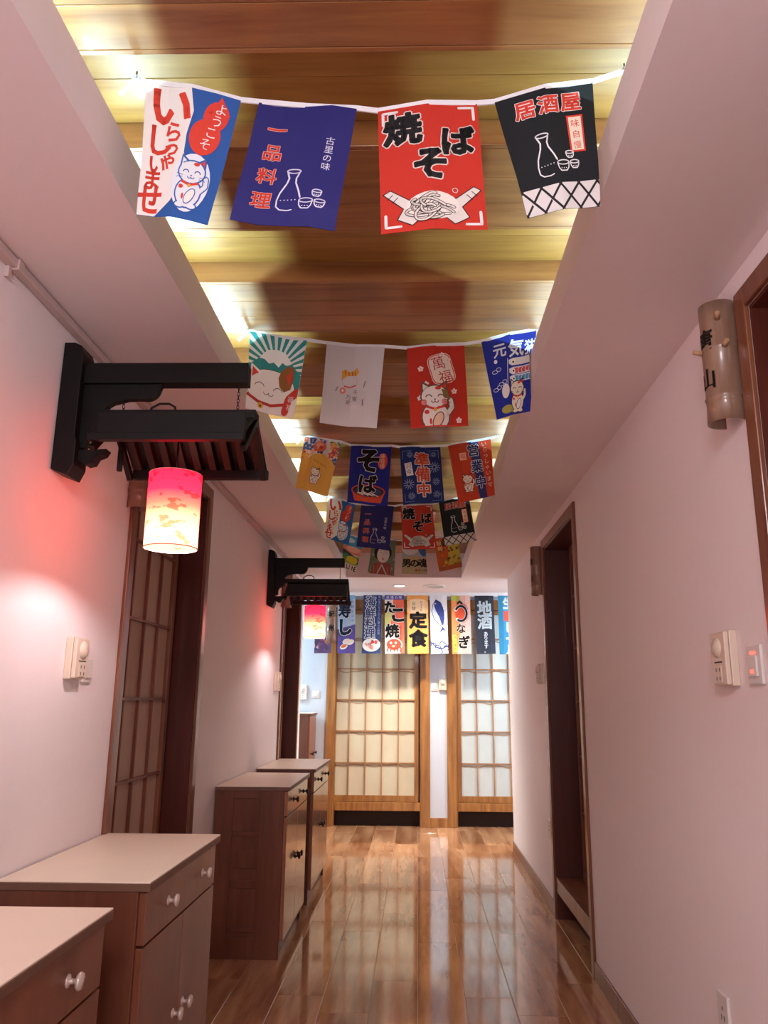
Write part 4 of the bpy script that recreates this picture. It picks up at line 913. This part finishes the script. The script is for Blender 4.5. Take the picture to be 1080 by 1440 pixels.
for Y, rowname, hl, hr, tail, bs in RX:
    surfs = []
    for q, col, fn, lab in bs:
        seed += 1; surfs.append(banner(Y, q, col, fn(), lab, None, seed))
    # ribbon along the banner tops
    pts = [(hl[0], Y + .004, hl[1])]
    for s_ in surfs:
        for t_ in (0, .5, 1): p = s_(t_, 0); pts.append((p.x, p.y + .0045, p.z + .004))
    pts.append((hr[0], Y + .004, hr[1]))
    m = MB(); n = len(pts); vs = []
    for p in pts: vs += [(p[0], p[1] - .0012 - .0032, p[2] + .006), (p[0], p[1] - .0012 - .0032, p[2] - .007), (p[0], p[1] - .0010, p[2] - .007), (p[0], p[1] - .0010, p[2] + .006)]
    fs = [(0, 1, 2, 3), ((n - 1) * 4 + 3, (n - 1) * 4 + 2, (n - 1) * 4 + 1, (n - 1) * 4)]
    for i in range(n - 1):
        for j in range(4): fs.append((i * 4 + j, (i + 1) * 4 + j, (i + 1) * 4 + (j + 1) % 4, i * 4 + (j + 1) % 4))
    e = empty('banner_ribbon', (0, Y, 2.70), 'white ribbon carrying the %s, pinned to the wooden ceiling' % rowname, 'ribbon', 'ribbons carrying the banner rows')
    mm = MB(); mm.add([(x, y - Y, z - 2.70) for x, y, z in vs], fs); out(mm, 'tape', M_ribbon, e)
    for (hx, hz) in (hl, hr):
        out(MB().lathe((hx, 0, hz - 2.70 + .004), (0, 0, -1), [(.002, -.014), (.002, .0), (.006, .002), (.006, .005), (0, .006)], 10), 'pin', M_metal, e)
        out(MB().tube([(hx - .008, .003, hz - 2.70 - .002), (hx, -.004, hz - 2.70 + .003), (hx + .008, .003, hz - 2.70 - .002)], .0035, 6), 'knot', M_ribbon, e)
    # loose ribbon ends
    s1 = -1
    out(MB().prism([(hl[0] - .002, hl[1] - 2.705), (hl[0] + .006, hl[1] - 2.71), (hl[0] - .030, hl[1] - 2.70 - .050), (hl[0] - .037, hl[1] - 2.70 - .040)], 'y', -.002, -.001), 'ribbon_end', M_ribbon, e)

tall = [('mori', -1.11, -.923, '#5a3f66', 'dark purple banner half hidden behind the far lantern'),
 ('sushi', -.877, -.683, '#a9c3e2', 'tall pale blue and violet banner reading 寿し'),
 ('kaisen', -.59, -.385, '#24396e', 'tall navy banner reading 海鮮料理 with a seafood plate'),
 ('takoyaki', -.357, -.145, '#e6e2dc', 'tall white and red banner reading たこ焼 with an octopus'),
 ('teishoku', -.11, .120, '#e2a052', 'tall orange banner reading 定食'),
 ('fish', .143, .330, '#dcdfe6', 'tall white banner with a blue leaping fish'),
 ('unagi', .377, .585, '#dfb0a8', 'tall pink banner reading うなぎ with a curled eel'),
 ('jizake', .635, .842, '#1b2336', 'tall black banner reading 地酒 in pale letters'),
 ('beer', .890, 1.100, '#2a82ae', 'tall blue banner reading ビール cut by the right wall')]
for i, (k, xa, xb, col, lab) in enumerate(tall):
    tl = .012 * (1 if i % 2 else -1) + (.02 if k in ('beer', 'teishoku', 'unagi') else 0)
    banner(8.60, [(xa, 2.440), (xb, 2.440), (xb + tl, 1.807), (xa + tl, 1.803)], col, art_tall(k), lab, None, 50 + i, amp=.005)
e = empty('banner_ribbon', (0, 8.6, 2.44), 'white ribbon under the passage ceiling carrying the tall banners', 'ribbon', 'ribbons carrying the banner rows')
out(B(-1.35, 1.4, .004, .008, -.008, .034), 'tape', M_ribbon, e)

# ---------------------------------------------------------------- bamboo signs by the doors
def bamboo(x, y, z0, z1, rad, face, text, label, tilt=0, tips=True):
    """half-split bamboo piece; face = outward direction of its round side"""
    b = empty('bamboo_sign', (x, y, z0), label, 'sign', 'bamboo door signs')
    b.rotation_euler = (0, 0, math.atan2(face[1], face[0])); h = z1 - z0; n = 20; A0, A1_ = math.radians(-125), math.radians(125)
    prof = [(0, 1.02), (.16, .97), (.19, 1.0), (.205, 1.05), (.215, .985), (.38, .97), (.60, 1.0), (.615, 1.06), (.63, .985), (.8, .98), (1, 1.0)]
    vs = []; fs = []; m_ = len(prof)
    for t, k in prof:
        for j in range(n + 1):
            a = A0 + (A1_ - A0) * j / n; vs.append((rad * k * math.cos(a) - rad * .1, rad * k * math.sin(a), t * h))
    o = len(vs)
    for t, k in prof:
        for j in range(n + 1):
            a = A0 + (A1_ - A0) * j / n; vs.append((rad * (k - .13) * math.cos(a) - rad * .1, rad * (k - .13) * math.sin(a), t * h))
    for i in range(m_ - 1):
        for j in range(n):
            p = i * (n + 1) + j; fs.append((p, p + 1, p + n + 2, p + n + 1)); fs.append((o + p + n + 1, o + p + n + 2, o + p + 1, o + p))
    for j in range(n): fs.append((j, o + j, o + j + 1, j + 1)); p = (m_ - 1) * (n + 1) + j; fs.append((p, p + 1, o + p + 1, o + p))
    for i in range(m_ - 1):
        p = i * (n + 1); fs.append((p, p + n + 1, o + p + n + 1, o + p)); p += n; fs.append((p, o + p, o + p + n + 1, p + n + 1))
    out(MB().add(vs, fs, True), 'stalk', M_bam, b)
    if tips:
        for (a, zz) in ((70, .60), (55, .84), (-25, .60)):
            a = math.radians(a); d_ = Vector((math.cos(a), math.sin(a), .25)); p = Vector((rad * math.cos(a) * .9, rad * math.sin(a) * .9, zz * h))
            out(MB().tube([p, p + d_ * .012, p + d_ * .024], [.008, .007, .0065], 8), 'twig_stub', M_bamt, b)
    # brushed characters wrapped on the round side
    a_ = Art(1); sz = rad * 1.15
    for i, ch in enumerate(text):
        vs2, fs2, _e = char_mesh(ch); zc = h * (.78 - (.66 / max(1, len(text)) * (i + .3)))
        o3 = []
        for X_, Y_ in vs2:
            t = X_ * sz / rad; zz = zc + Y_ * sz * 1.1; kk = 1.012 + .05 * 0
            o3.append((rad * kk * math.cos(t) - rad * .1, rad * kk * math.sin(t), zz))
        mbx = MB().add(o3, fs2)
        for i_, j_ in _e:
            (ax, ay), (bx, by) = vs2[i_], vs2[j_]; dx, dy = bx - ax, by - ay; l = math.hypot(dx, dy) or 1; tx, ty = dx / l * .028, dy / l * .028
            mbx.add([(rad * 1.013 * math.cos(X_ * sz / rad) - rad * .1, rad * 1.013 * math.sin(X_ * sz / rad), zc + Y_ * sz * 1.1) for X_, Y_ in ((ax - ty - tx, ay + tx - ty), (ax + ty - tx, ay - tx - ty), (bx + ty + tx, by - tx + ty), (bx - ty + tx, by + tx + ty))], [(0, 1, 2, 3)]); out(mbx, 'character', plain('brush_ink', '#191210', .6), b)
    return b
bamboo(.838, 2.02, 2.055, 2.40, .050, (-.96, -.28), '唐山', 'large bamboo sign with two brushed characters beside the nearest right door')
bamboo(.845, 5.50, 2.04, 2.385, .042, (-.95, -.25), '東山', 'small bamboo sign hanging left of the far right door', tips=False)
bamboo(-1.060, 2.865, 2.02, 2.37, .042, (.9, -.4), '松', 'bamboo sign behind the near lantern at the left door frame', tips=False)
bamboo(-1.060, 6.33, 2.04, 2.37, .042, (.9, -.4), '竹', 'bamboo sign behind the far lantern at the left door frame', tips=False)
bb = bamboo(-.925, 8.47, 1.90, 2.36, .058, (.1, -1), '紀州', 'pale bamboo sign hanging on a cord between the far lantern and the tall banners')
out(MB().tube([(.045, 0, .455), (.045, 0, ZC - 1.90)], .002, 6), 'cord', M_ribbon, bb)
